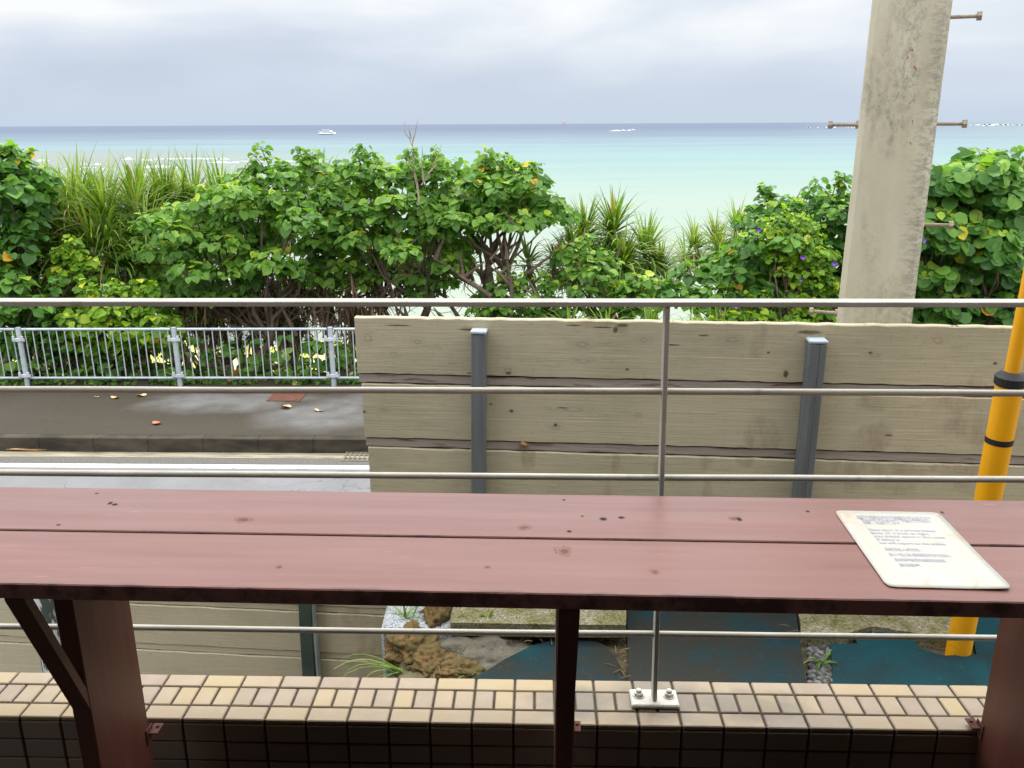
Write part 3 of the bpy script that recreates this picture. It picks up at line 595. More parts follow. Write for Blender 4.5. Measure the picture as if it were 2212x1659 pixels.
poly('floor_sheet', [(1000, 1483), (1040, 1456), (1090, 1424), (1150, 1394), (1210, 1378), (1270, 1378), (1310, 1396), (1336, 1430), (1352, 1466), (1352, 1500), (1000, 1500)], -.165, .03, T1, 'teal painted sheet with a rounded dome outline beside the rubble', 'floor sheet', G_)
poly('floor_sheet', [(1354, 1290), (1714, 1290), (1745, 1500), (1357, 1500)], -.155, .03, T2, 'largest dark teal rectangular sheet behind the steel railing post', 'floor sheet', G_)
poly('floor_sheet', [(1794, 1391), (1852, 1390), (1840, 1354), (1957, 1357), (1986, 1400), (2040, 1416), (2130, 1412), (2142, 1500), (1802, 1500)], -.17, .02, T3, 'bright teal sheet with a notched top edge left of the yellow pole', 'floor sheet', G_)
poly('floor_sheet', [(2095, 1325), (2200, 1325), (2210, 1500), (2146, 1500), (2108, 1408)], -.175, .02, T3, 'teal sheet to the right of the yellow pole', 'floor sheet', G_)
m = NM('mossy_concrete', .9, .2); m.col(m.mix(m.ramp(m.noise(9, None, 6, .75), [(.42, 0), (.60, 1)]), m.mix(m.ramp(m.noise(110, None, 3, .8), [(.35, 0), (.65, 1)]), (.07, .06, .04), (.42, .38, .27)), m.mix(m.ramp(m.noise(90, None, 3, .8), [(.35, 0), (.65, 1)]), (.035, .04, .012), (.24, .22, .09)))); m.bump(m.noise(60), .7, .006); MOSS = m.m
poly('concrete_slab', [(972, 1346), (1352, 1350), (1352, 1270), (985, 1270)], -.09, .055, MOSS, 'mossy concrete slab with an overhanging edge above the rubble', 'slab', jit=.004)
poly('concrete_slab', [(1730, 1372), (1800, 1378), (1880, 1352), (2000, 1372), (2100, 1386), (2100, 1280), (1722, 1280)], -.15, .05, MOSS, 'yellowish mossy concrete slab behind the bright teal sheet', 'slab', jit=.006)
m = NM('granite', .5, .4); m.col(m.ramp(m.noise(220, None, 2), [(.40, (.12, .13, .16)), (.5, (.38, .40, .44)), (.6, (.52, .54, .56))])); 
p = atZ(910, 1332, -.15); b = MB(); b.box((0, 0, -.1), (.28, .26, .26), .012); o = b.build('granite_block', m.m); o.location = p; tag(o, 'white speckled granite block at the terrace corner', 'stone block')
import bmesh
def rock(name, vx, vy, z, s, mat, label, cat='rock', group=None, seed=0, sub=5, amp=.34):
    from mathutils import noise as mn
    bm = bmesh.new(); bmesh.ops.create_icosphere(bm, subdivisions=sub, radius=1)
    for v in bm.verts:
        p = v.co.copy(); d = mn.fractal(p*1.6+Vector((seed, 0, 0)), 1, 2.2, 5)*amp+(-abs(mn.noise(p*4.5+Vector((seed, 3, 0))))*amp*.8); v.co = p*(1+d)
        v.co = Vector((v.co.x*s[0], v.co.y*s[1], v.co.z*s[2]))
    me = bpy.data.meshes.new(name); bm.to_mesh(me); bm.free(); me.materials.append(mat); me.polygons.foreach_set('use_smooth', [True]*len(me.polygons))
    o = bpy.data.objects.new(name, me); COL.objects.link(o); o.location = atZ(vx, vy, z); return tag(o, label, cat, group)
m = NM('coral_rock', .95, .2); m.col(m.mix(m.ramp(m.noise(14, None, 6), [(.42, 0), (.62, 1)]), m.mix(m.noise(40), (.10, .065, .025), (.32, .21, .085)), m.mix(m.noise(60), (.04, .035, .015), (.22, .19, .08)))); m.bump(m.noise(38, None, 6, .7), 1, .02); CORAL = m.m
m = NM('rubble_rock', .95, .2); m.col(m.mix(m.noise(25, None, 6, .7), (.06, .055, .04), (.27, .245, .19))); m.bump(m.noise(30, None, 6, .7), 1, .02); RUB = m.m
rock('rock', 893, 1398, -.20, (.115, .11, .085), CORAL, 'knobbly brown coral rock jutting out below the granite block', seed=1)
rock('rock', 930, 1440, -.22, (.10, .09, .07), CORAL, 'orange-brown coral rock lower on the terrace corner', seed=4)
rock('rock', 1040, 1415, -.22, (.24, .16, .07), RUB, 'grey flat rubble rock beside the domed teal sheet', seed=8)
rock('rock', 948, 1345, -.17, (.085, .12, .12), CORAL, 'narrow brown coral rock wedged between granite block and slab', seed=12)
rock('rock', 985, 1458, -.2, (.10, .07, .05), CORAL, 'small mossy rock at the near end of the rubble', seed=15)
rock('rock', 1150, 1382, -.23, (.20, .07, .06), RUB, 'long grey rubble rock in the shade under the slab edge', seed=18)
b = MB()
for i in range(420):
    x_ = random.gauss(0, 1); p = atZ(random.uniform(1748, 1800), random.uniform(1374, 1485), -.19); r_ = random.uniform(.006, .014)
    V = [Vector((a, c_, g)).normalized() for a in (-1, 1) for c_ in (-1, 1) for g in (-1, 1)]
    b.box(p, (r_*2, r_*1.6, r_*1.3), r_*.5, random.random(), Matrix.Rotation(random.uniform(0, 6), 3, 'Z') @ Matrix.Rotation(random.uniform(-.6, .6), 3, 'X'))
m = NM('pebble', .8); m.col(m.ramp(m.tint(), [(0, (.03, .033, .035)), (.6, (.09, .09, .09)), (1, (.22, .215, .2))])); o = b.build('pebbles', m.m); tag(o, 'strip of grey pebbles between the two teal sheets', 'pebbles', kind='stuff')
b = MB()
for i in range(130):
    z0 = random.choice([(1330, 1358, 1385, 1465), (1690, 1760, 1290, 1372), (930, 1000, 1400, 1470), (1040, 1200, 1374, 1388), (1250, 1352, 1356, 1385), (1730, 1990, 1330, 1380)])
    p = atZ(random.uniform(z0[0], z0[1]), random.uniform(z0[2], z0[3]), -.16 if z0[2] > 1300 else -.12); a = random.uniform(0, 6.3); l_ = random.uniform(.015, .06)
    b.tube([p, p+Vector((math.cos(a)*l_*.5, math.sin(a)*l_*.5, .005)), p+Vector((math.cos(a)*l_, math.sin(a)*l_, .002))], [.001, .0016, .0008], 4, False, random.random())
m = NM('twig_litter', .9); m.col(m.ramp(m.tint(), [(0, (.07, .045, .025)), (.6, (.18, .11, .055)), (1, (.32, .23, .13))])); o = b.build('dry_litter', m.m); tag(o, 'dry needles and twigs scattered over the yard floor', 'litter', kind='stuff')
def weed(vx, vy, z, n, L, label, dirx=0, w=.006, el=(20, 80), mat='grass', name='grass_tuft', sp=.01):
    P = np.tile(np.array(atZ(vx, vy, z)), (n, 1)); org = P[0].copy(); P = (P-org)+rng.normal(size=(n, 3))*np.array([sp, sp, 0])
    az = rng.uniform(0, 2*math.pi, n) if dirx == 0 else rng.normal(math.pi if dirx < 0 else 0, .35, n); e_ = np.deg2rad(rng.uniform(*el, n))
    D = np.stack([np.cos(az)*np.cos(e_), np.sin(az)*np.cos(e_), np.sin(e_)], 1)
    V, F, T = straps(P, D, L*(.6+.5*rng.random(n)), np.full(n, w), .35+.3*rng.random(n), rng.random(n)); o = meshobj(name, V, F, M[mat], None, False, T); o.location = org; return tag(o, label, 'grass')
weed(866, 1450, -.19, 13, .26, 'grass tuft spilling left from the rocks over the low fence', -1, .0032, (-10, 50))
weed(878, 1335, -.12, 8, .14, 'small yellow-green weed beside the granite block', 0, .007)
weed(1055, 1336, -.10, 6, .05, 'tiny leafy weed sprouting on the mossy slab', 0, .016)
weed(1770, 1430, -.19, 12, .10, 'short green grass growing in the pebble strip', 0, .004)
weed(1145, 1474, -.19, 7, .07, 'small weed at the foot of the domed teal sheet', 0, .014) if False else weed(985, 1478, -.2, 8, .07, 'small bright weed beside the mossy near rock', 0, .014)

# ------------------------------------------------------------------ tiled parapet
PY = R(1.72); PO = Vector((0, 1.75, .383)); par = empty('parapet_wall', PO, 'low parapet wall capped and faced with small tan tiles', 'wall', PY)
pw = lambda vx, vy: toloc(atZ(vx, vy, .383), PO, PY)
m = NM('grout', .95, .1); m.col(m.ramp(m.noise(30), [(.3, (.05, .042, .036)), (.7, (.10, .082, .068))])); GROUT = m.m
b = MB(); b.box((0, -.004, -1.07), (5.6, .158, 2.132)); b.build('wall_core', GROUT, par)
bp = pw(1413, 1510)
m = NM('cap_tile', .5, .4); c = m.ramp(m.tint(), [(0, (.29, .225, .165)), (.3, (.33, .26, .18)), (.7, (.365, .28, .175)), (.9, (.39, .30, .165)), (1, (.28, .225, .175))])
c = m.mix(m.math('MULTIPLY', m.ramp(m.noise(16, None, 5), [(.45, 0), (.7, 1)]), .3), c, (.42, .36, .29))
sp_ = m.spots([(bp.x, bp.y, .16, .10), (bp.x+.22, bp.y-.02, .16, .06), (bp.x-.18, bp.y-.02, .12, .07)], (0, 1), .6, 14); c = m.mix(m.math('MULTIPLY', sp_, .6), c, (.13, .12, .10))
m.col(c); m.bump(m.noise(60), .15, .002); CAPT = m.m
u0 = pw(1109, 1561).x; pt = .0962; g_ = .0055; ct = MB(); ft = MB()
rows = [(-.087, -.040), (-.036, .030), (.034, .079)]
for i in range(-28, 26):
    ua = u0+i*pt
    for r_, (va, vb) in enumerate(rows):
        k = 2 if r_ == 1 else 1
        for j in range(k):
            a = ua+j*pt/k+g_/2; c2 = ua+(j+1)*pt/k-g_/2
            ct.box(((a+c2)/2, (va+vb)/2, -.006+random.uniform(-.0006, .0006)), (c2-a, vb-va, .012), .0022, random.random())
    for r_ in range(10):
        zz = -.0135-r_*.052; hgt = .0475
        ft.box((ua+pt/2, -.0855, zz-hgt/2), (pt-g_, .006, hgt), .0018, random.random())
ct.build('cap_tiles', CAPT, par); 
m = NM('face_tile', .5, .4); m.col(m.ramp(m.tint(), [(0, (.27, .215, .165)), (.5, (.31, .25, .18)), (1, (.24, .205, .17))])); ft.build('face_tiles', m.m, par)
o = poly('paper_scrap', [(2293, 1466), (2330, 1463), (2326, 1474), (2305, 1474)], .3862, .0006, simple('scrap', (.7, .66, .5)), 'torn cream scrap of tape on the parapet cap beside the right counter leg', 'scrap') if False else None

# ------------------------------------------------------------------ steel railing
m = NM('weathered_steel', .55, .35); m.b.inputs['Metallic'].default_value = .15
c = m.ramp(m.noise(6, m.co((1, 1, 1)), 6), [(.3, (.36, .35, .30)), (.7, (.50, .485, .42))]); c = m.mix(m.math('MULTIPLY', m.ramp(m.noise(16, None, 6, .7), [(.60, 0), (.70, 1)]), .55), c, (.20, .15, .10)); c = m.mix(m.ramp(m.noise(3.5), [(.55, 0), (.7, .5)]), c, (.40, .36, .26)); m.col(c); m.bump(m.noise(140), .3, .0015); RST = m.m
rl = empty('railing', PO, 'rusty grey steel railing of flat top bar and thin round rods on the parapet', 'railing', PY)
rz = lambda vy: None
def rodz(vy): return atY(1106, vy, 1.75).z-PO.z
ztp = rodz(647)
b = MB(); b.box((0, 0, ztp-.0065), (5.4, .036, .011), .0015); b.build('top_rail', RST, rl)
for vy in (845, 1029, None, 1366):
    z_ = rodz(vy) if vy else (rodz(1029)+rodz(1366))/2
    b = MB(); pts = [(-2.7+.3*i, 0, z_+random.uniform(-.0012, .0012)) for i in range(19)]; b.tube(pts, .0072, 10); b.build('rod', RST, rl, True)
tl = toloc(atPlane(1440, 660, PO, PY), PO, PY); bl = toloc(atPlane(1413, 1505, PO, PY), PO, PY)
b = MB(); a_ = math.atan2(tl.x-bl.x, ztp); b.box(((tl.x+bl.x)/2, 0, (ztp-.012)/2+.003), (.010, .032, ztp-.012), .001, M=Matrix.Rotation(a_, 3, 'Y')); b.build('post', RST, rl)
m = NM('galv_plate', .5, .4); m.col(m.mix(m.ramp(m.noise(20, None, 6), [(.5, 0), (.66, 1)]), (.62, .61, .55), (.22, .19, .14))); PLT = m.m
b = MB(); b.box((bl.x, 0, .0065), (.112, .062, .011), .003); bpl = b.build('base_plate', PLT, rl)
for s_ in (-1, 1):
    b = MB(); x_ = bl.x+s_*.036; b.tube([(x_, .006, .0125), (x_, .006, .0215)], .0115, 6); b.tube([(x_, .006, .0215), (x_, .006, .028), (x_, .006, .0295)], [.007, .0065, .003], 8); b.tube([(x_, .006, .012), (x_, .006, .0138)], .015, 14); b.build('bolt', PLT, bpl)

# ------------------------------------------------------------------ wooden counter
TY = R(2.6); TO = Vector((0, 1.659, .958)); tb = empty('counter', (0, 1.659, 0), 'long red-brown painted wooden counter of two boards on angled supports', 'table', TY)
ZT = .958
tw = lambda vx, vy: toloc(atZ(vx, vy, ZT), (0, 1.659, 0), TY)
m = NM('counter_paint', .40, .45)
g = m.noise(3, m.co((.8, 14, 14)), 6, .6, .3); c = m.ramp(g, [(.3, (.158, .064, .052)), (.7, (.205, .086, .071))])
c = m.mix(m.math('MULTIPLY', m.ramp(m.noise(2.2, m.co((.7, 3, 3)), 5), [(.4, 0), (.7, 1)]), .5), c, (.18, .09, .072))
def tmarks(lst): return [(tw(x, y).x, tw(x, y).y, rx*.00094, ry*.0021) for x, y, rx, ry in lst]
kd = m.spots(tmarks([(238, 1087, 6, 4), (248, 1090, 8, 3), (209, 1066, 5, 2), (126, 1134, 6, 2), (1303, 1121, 9, 4), (1342, 1118, 9, 3), (1230, 1148, 6, 2.5), (1218, 1080, 5, 2), (1597, 1122, 6, 5), (1745, 1105, 5, 2.5), (1258, 1115, 3, 2), (2035, 1107, 4, 3)]), (0, 1), .3, 120)
kb = m.spots(tmarks([(527, 1123, 19, 6), (1133, 1140, 13, 5), (1586, 1120, 13, 4), (1052, 1224, 7, 3), (603, 1224, 6, 3), (1218, 1190, 16, 9), (1415, 1235, 8, 4)]), (0, 1), .75, 65)
rg = m.math('MULTIPLY', m.math('POWER', m.math('ABSOLUTE', m.math('SINE', m.math('MULTIPLY', kb, 8))), 3.0), m.math('GREATER_THAN', kb, .03))
c = m.mix(m.math('MULTIPLY', rg, .75), c, (.10, .035, .02)); c = m.mix(kd, c, (.025, .015, .012))
ys_ = m.n('ShaderNodeSeparateXYZ', {0: m.co()}).outputs[1]
for e0, w0 in ((-.397, .011), (-.2025, .004), (-.1975, .004), (0.0, .006)):
    ed_ = m.n('ShaderNodeMapRange', {0: m.math('ABSOLUTE', m.math('SUBTRACT', ys_, e0)), 1: w0, 2: w0*.3}).outputs[0]; c = m.mix(m.math('MULTIPLY', m.math('MULTIPLY', ed_, m.ramp(m.noise(9, m.co((1, 8, 1)), 6, .75), [(.5, 0), (.6, 1)])), .8), c, (.045, .018, .015))
sc_ = m.ramp(m.noise(30, m.co((.35, 4, 1)), 3, .6), [(.70, 0), (.74, 1)]); c = m.mix(m.math('MULTIPLY', sc_, .35), c, (.38, .24, .20))
m.col(c); m.set(m.b.inputs['Specular IOR Level'], m.math('MULTIPLY_ADD', m.math('MAXIMUM', kd, m.math('MULTIPLY', rg, .8)), -.42, .45)); m.rough(m.ramp(m.noise(5, m.co((.5, 5, 5)), 4), [(.3, .30), (.7, .46)])); m.bump(m.math('ADD', g, m.math('MULTIPLY', kd, -2)), .12, .003); TOPM = m.m
TH = .030
for va, vb in ((-.1975, 0), (-.397, -.2025)):
    b = MB(); b.box((0, (va+vb)/2, ZT-TH/2+(0 if va > -.3 else -.0008)), (4.6, vb-va, TH), .002); b.build('plank', TOPM, tb)
m = NM('support_paint', .5, .4); g = m.noise(3, m.co((9, 9, 1)), 6, .6); m.col(m.mix(m.ramp(m.noise(7, None, 5), [(.62, 0), (.75, .6)]), m.ramp(g, [(.3, (.095, .032, .019)), (.7, (.14, .048, .029))]), (.22, .11, .06))); m.bump(g, .2, .002); LEGM = m.m
brk = simple('rusty_bracket', (.10, .04, .03), .8, .3, 30)
for uu in (-.830-.019+.0, None, None):
    pass
def support(xw, zf=1.43, zb=1.63):
    base = toloc(Vector((xw, zf, 0)), (0, 1.659, 0), TY); u = base.x
    va = base.y; vb = toloc(Vector((xw, zb, 0)), (0, 1.659, 0), TY).y
    b = MB(); b.box((u, (va+vb)/2, (ZT-TH)/2), (.038, vb-va, ZT-TH-.002), .003); lg = b.build('leg', LEGM, tb)
    # brace from the leg's near edge up to the front of the top
    # side outline (y, z): upper edge from low on the leg to the underside, front end cut flush with the board edge
    b = MB(); yf = -.393; zt = ZT-TH-.001; yl_ = va+.004; sl_ = 2.05
    zu = .645; dw = .045; sl_ = (zt-.006-(zu-dw))/(yl_-yf); yu = yl_-(zt-zu)/sl_
    pts = [(yl_, zu), (max(yu, yf+.002), zt), (yf, zt), (yf, zu-dw+(yl_-yf)*sl_), (yl_, zu-dw)] if zu-dw+(yl_-yf)*sl_ < zt-.004 else [(yl_, zu), (max(yu, yf+.02), zt), (yf+.001, zt), (yl_, zu-dw)]
    n_ = len(pts); vs = [(u-.018, y_, z_) for y_, z_ in pts]+[(u+.018, y_, z_) for y_, z_ in pts]
    b.add(vs, [tuple(range(n_)), tuple(range(2*n_-1, n_-1, -1))]+[(i, n_+i, n_+(i+1) % n_, (i+1) % n_) for i in range(n_)])
    bm = None; b.build('brace', LEGM, tb)
    sgn = 1 if xw < .5 else -1
    b = MB(); b.box((u+sgn*.030, vb-.005+.012, PO.z+.013-.0), (.022, .036, .004), .001); b.box((u+sgn*.0205, vb-.004, PO.z+.006), (.003, .030, .040), .001); b.tube([(u+sgn*.033, vb+.012, PO.z+.014), (u+sgn*.033, vb+.012, PO.z+.019)], .004, 6); b.build('bracket', brk, tb)
support(-.848); support(.101); support(1.060)

# ------------------------------------------------------------------ laminated notice on the counter
c4 = [atZ(x, y, ZT+.0012) for x, y in ((1799, 1102.5), (2025, 1107.5), (1919.5, 1268.5), (2192, 1274.5))]
ux = ((c4[1]-c4[0])+(c4[3]-c4[2])).normalized(); W_ = ((c4[1]-c4[0]).length+(c4[3]-c4[2]).length)/2
uy = ((c4[2]-c4[0])+(c4[3]-c4[1])); uy = (uy-ux*uy.dot(ux)).normalized(); H_ = ((c4[2]-c4[0]).length+(c4[3]-c4[1]).length)/2
nt_ = bpy.data.objects.new('notice', None); COL.objects.link(nt_); cen = (c4[0]+c4[1]+c4[2]+c4[3])/4; tl_ = cen-ux*W_/2-uy*H_/2
nt_.matrix_world = Matrix(((ux.x, -uy.x, 0, tl_.x), (ux.y, -uy.y, 0, tl_.y), (0, 0, 1, ZT+.0012), (0, 0, 0, 1)))
tag(nt_, 'creased laminated white notice lying flat at the right end of the counter', 'notice')
m = NM('laminated_paper', .3, .5); c = m.ramp(m.noise(14, None, 4), [(.35, (.44, .445, .41)), (.6, (.475, .45, .375)), (.75, (.41, .44, .44))])
cr1 = m.n('ShaderNodeTexVoronoi', {'Vector': m.n('ShaderNodeVectorMath', {0: m.co(), 1: m.n('ShaderNodeVectorMath', {0: m.n('ShaderNodeTexNoise', {'Vector': m.co(), 'Scale': 14}).outputs['Color'], 3: .05}, operation='SCALE').outputs[0]}, operation='ADD').outputs[0], 'Scale': 8}, feature='DISTANCE_TO_EDGE').outputs['Distance']
c = m.mix(m.math('MULTIPLY', m.ramp(cr1, [(.006, 1), (.02, 0)]), m.ramp(m.noise(9), [(.46, 0), (.58, .8)])), c, (.45, .36, .25)); m.col(c); m.bump(m.noise(9, None, 2), .3, .004)
NX, NY = 14, 20; vs = []; 
for side in (1, 0):
    for j in range(NY+1):
        for i in range(NX+1):
            u, v = i/NX, j/NY; z_ = .0006*side+.0025*max(0, 1-(abs(u-1)*3+abs(v-1)*3))+.0006*max(0, math.sin(u*3.1)*math.sin(v*5))
            x_ = u*W_; y_ = v*H_
            if (i in (0, NX)) and (j in (0, NY)): x_ += (.004 if i == 0 else -.004); y_ += (.003 if j == 0 else -.003)
            vs.append((x_, -y_, z_))
n1_ = (NX+1)*(NY+1); ix = lambda i, j: j*(NX+1)+i
fs = [(ix(i, j), ix(i, j+1), ix(i+1, j+1), ix(i+1, j)) for j in range(NY) for i in range(NX)]; fs += [tuple(q+n1_ for q in f[::-1]) for f in fs]
bd = [ix(i, 0) for i in range(NX)]+[ix(NX, j) for j in range(NY)]+[ix(i, NY) for i in range(NX, 0, -1)]+[ix(0, j) for j in range(NY, 0, -1)]
fs += [(bd[k], bd[(k+1) % len(bd)], bd[(k+1) % len(bd)]+n1_, bd[k]+n1_) for k in range(len(bd))]
meshobj('sheet', vs, fs, m.m, nt_, True)
ink = simple('faded_ink', (.33, .32, .43), .6, .1, 30)
lines = [(.105, .17, .0088, 'お隣の住民の方のご迷惑となりますので', .70), (.137, .17, .0088, 'PM１０時以降のご利用はご遠慮頂き、', .68), (.169, .19, .0088, 'お部屋にてお静かに、お過ごし下さい。', .65), (.203, .19, .0088, '何卒、お願いします。', .36),
    (.30, .19, .0100, 'Next door is a private house.', .62), (.345, .19, .0100, 'Since 10 o’clock at night,', .53), (.39, .20, .0100, 'you should spend in the room', .63), (.435, .20, .0100, 'If noise is', .2), (.48, .20, .0100, 'we will report to the police.', .59),
    (.565, .21, .0098, '隔壁是私人的住宅，', .31), (.63, .21, .0098, '晚上十點之後 請將聲音放低移至室內。', .53), (.695, .225, .0098, '若有喧嘩噪音將通報警察處理，', .44), (.76, .23, .0098, '請勿喧嘩。', .19)]
parts = []
for (fv, fu, sz, tx, wf) in lines:
    cu = bpy.data.curves.new('t', 'FONT'); cu.body = tx; cu.size = sz*1.25; cu.offset = .00012; cu.resolution_u = 2
    to = bpy.data.objects.new('t', cu); COL.objects.link(to); parts.append((to, fu, fv, wf))
bpy.context.view_layer.update(); dg = bpy.context.evaluated_depsgraph_get(); V = []; F = []
for to, fu, fv, wf in parts:
    me = bpy.data.meshes.new_from_object(to.evaluated_get(dg)); n0 = len(V)
    if len(me.vertices):
        w0 = max(v.co.x for v in me.vertices); k = wf*W_/w0 if w0 > 0 else 1
        V += [(fu*W_+v.co.x*k, -fv*H_+v.co.y, .0016) for v in me.vertices]; F += [tuple(i+n0 for i in p.vertices) for p in me.polygons]
    bpy.data.meshes.remove(me); cu = to.data; bpy.data.objects.remove(to); bpy.data.curves.remove(cu)
if F: meshobj('lettering', V, F, ink, nt_)

# ------------------------------------------------------------------ concrete utility pole with step bolts
PYW = 3.9; pb = atY(1885, 690, PYW); ang_ = math.atan2(pb.x, pb.y)-R(2.5)
cp = empty('utility_pole', (pb.x, PYW, -1.7), 'stained concrete utility pole with steel step bolts behind the plank fence', 'utility pole', ang_)
m = NM('pole_concrete', .85, .25)
g = m.noise(5, m.co((1, 1, .35)), 6, .6); c = m.ramp(g, [(.3, (.38, .35, .26)), (.5, (.48, .445, .33)), (.72, (.56, .53, .41))])
dk = m.math('MULTIPLY', m.ramp(m.noise(38, m.co((1, 1, .6)), 6, .85), [(.44, 0), (.60, 1)]), m.ramp(m.noise(3.0, m.co((1.6, 1, .45)), 3), [(.50, 0), (.62, 1)]))
edge = m.math('MULTIPLY', m.ramp(m.noise(34, m.co((.6, 1, 1.5)), 6, .8), [(.46, 0), (.56, 1)]), m.n('ShaderNodeMapRange', {0: m.n('ShaderNodeSeparateXYZ', {0: m.co()}).outputs[0], 1: .05, 2: .12}).outputs[0])
c = m.mix(m.math('MULTIPLY', m.math('MAXIMUM', dk, edge), .6), c, (.18, .18, .16))
ru = m.math('MULTIPLY', m.ramp(m.noise(40, m.co((1, 1, .6)), 4, .7), [(.60, 0), (.64, 1)]), m.spots([(.03, 3.55, .035, .22), (.06, 3.35, .02, .1), (-.02, 3.7, .02, .1)], (0, 2), .2, 10)); c = m.mix(ru, c, (.28, .09, .03))
c = m.mix(m.math('MULTIPLY', m.ramp(m.noise(2.2), [(.5, 0), (.7, 1)]), .35), c, (.60, .53, .42)); m.col(c); m.bump(m.math('ADD', m.noise(60), m.math('MULTIPLY', dk, -1)), .35, .003)
zs = [0, 1.2, 2.5, 3.2, 4.0, 5.5, 8]; V = []; 
def half(z): return (.3105-.0093*(z-2.5))/2
for z_ in zs:
    h = half(z_); ch = .022
    for (a, c_) in ((-1, -1), (1, -1), (1, 1), (-1, 1)):
        pr2 = [(a*h, c_*(h-ch)), (a*(h-ch), c_*h)]
        if a*c_ > 0: pr2 = pr2
        else: pr2 = pr2[::-1]
        V += [(x_, y_, z_) for x_, y_ in pr2]
F = [(k*8+i, k*8+(i+1) % 8, (k+1)*8+(i+1) % 8, (k+1)*8+i) for k in range(len(zs)-1) for i in range(8)]+[tuple(range((len(zs)-1)*8, len(zs)*8))]
meshobj('shaft', V, F, m.m, cp)
BOLT = simple('step_bolt_steel', (.33, .27, .21), .7, .3, 40, bump=.3)
for sgn, vy in ((1, 41), (-1, 269), (1, 268), (1, 482), (-1, 681)):
    z_ = atY(1960, vy, PYW).z+1.7; h = half(z_); b = MB()
    b.tube([(sgn*(h-.03), 0, z_), (sgn*(h+.118), 0, z_)], .0078, 10); bo = b.build('step_bolt', BOLT, cp, True)
    b = MB(); b.tube([(sgn*(h+.108), 0, z_), (sgn*(h+.126), 0, z_)], .019, 6); b.build('head', BOLT, bo)
    if sgn < 0: b = MB(); b.tube([(sgn*(h-.002), 0, z_), (sgn*(h+.012), 0, z_)], .019, 6); b.build('nut', BOLT, bo)

# ------------------------------------------------------------------ yellow guy-wire guard
y0 = atZ(2068, 1418, -.2); y1 = atY(2183, 822, y0.y-.05); dd_ = (y1-y0).normalized()
yl = NM('yellow_plastic', .38, .45); yl.col(yl.mix(yl.math('MULTIPLY', yl.ramp(yl.noise(45, None, 5, .7), [(.56, 0), (.66, 1)]), yl.n('ShaderNodeMapRange', {0: yl.n('ShaderNodeSeparateXYZ', {0: yl.co()}).outputs[2], 1: .22, 2: .02, 3: 0.0, 4: .7}).outputs[0]), yl.mix(yl.math('MULTIPLY', yl.ramp(yl.noise(9, yl.co((1, 1, .5)), 6, .7), [(.5, 0), (.7, 1)]), .5), (.92, .42, .005), (.72, .34, .03)), (.5, .2, .02))); yl.bump(yl.noise(90), .1, .001)
yg = empty('guy_wire_guard', y0, 'bright yellow plastic guy wire guard leaning beside the plank fence', 'guy wire guard')
P_ = lambda k: tuple(dd_*k); Ly = (y1-y0).length
b = MB(); b.tube([P_(-.03), P_(Ly*.5), P_(Ly)], .0425, 24); b.build('lower_tube', yl.m, yg, True)
b = MB(); b.tube([P_(Ly), P_(Ly+1.6)], .0235, 18); b.build('upper_tube', yl.m, yg, True)
blk = simple('black_rubber', (.025, .025, .028), .5, .2, 10)
b = MB(); b.tube([P_(Ly-.016), P_(Ly-.012), P_(Ly+.014), P_(Ly+.032)], [.045, .0485, .0495, .030], 24); b.build('collar', blk, yg, False)
kt = ((atY(2157, 940, y0.y)-y0).length); b = MB(); b.tube([P_(kt-.010), P_(kt+.010)], .0436, 24, False); b.build('tape_band', blk, yg, True)
b = MB(); b.tube([P_(0), P_(Ly+4.5)], .005, 6); b.build('guy_wire', simple('wire', (.2, .2, .2)), yg)

# ------------------------------------------------------------------ covered deck at the camera: unseen room added to shade the near side
bd_ = empty('shade_room', (0, -1, 0), 'unseen dark room added around the viewpoint to shade the near side', 'shade enclosure')
dkp = simple('shade_room_dark', (.022, .016, .013), .8, .2, 4)  # near-black so the added room throws little light back
for nm, c_, d_ in (('floor', (0, 1.0, -.05), (7.0, 5.2-.05, .1)), ('ceiling', (0, 0, 3.25), (7.4, 3.3, .12)), ('shade_back_wall', (0, -1.6, 1.85), (7.2, .12, 3.7)), ('shade_side_wall', (-3.2, -.1, 1.7), (.12, 2.9, 3.38)), ('shade_side_wall', (3.2, -.1, 1.7), (.12, 2.9, 3.38))):
    b = MB(); b.box(c_ if nm != 'floor' else (0, .05, -.05), d_ if nm != 'floor' else (7.0, 5.0, .1)); b.build(nm, dkp, bd_)
# ================================================================== VEGETATION
GT = 'sea hibiscus trees along the shore'
leafy('hibiscus_tree', 'broad-leaved sea hibiscus tree left of centre, its crown hiding the pandanus beside it', 'tree',
      [(275, 560), (310, 450), (370, 410), (470, 405), (540, 330), (640, 315), (725, 350), (755, 430), (745, 520), (700, 600), (560, 560), (520, 660), (390, 670), (290, 620)], 12.3, 1.2, 66, .26, 112, .112, M['leaf'], M['bark'], 4, GT, mind=38, dy=30)
leafy('hibiscus_tree', 'sea hibiscus tree in the middle of the row, under the bare dead branch', 'tree',
      [(700, 400), (750, 345), (790, 335), (850, 385), (900, 345), (985, 345), (1005, 400), (985, 500), (1010, 560), (960, 640), (860, 610), (780, 625), (700, 560)], 12.5, 1.1, 48, .26, 112, .112, M['leaf'], M['bark'], 3, GT, mind=37, bdy=(-15, 10))
leafy('hibiscus_tree', 'sea hibiscus tree right of the dead branch with a bare forked trunk showing water behind', 'tree',
      [(955, 410), (1000, 365), (1090, 335), (1150, 370), (1200, 405), (1228, 450), (1212, 475), (1160, 485), (1100, 468), (1010, 478), (960, 460)], 12.6, 1.0, 36, .26, 100, .112, M['leaf'], M['bark'], 3, GT, mind=34, dy=24, bdy=(-25, -5))
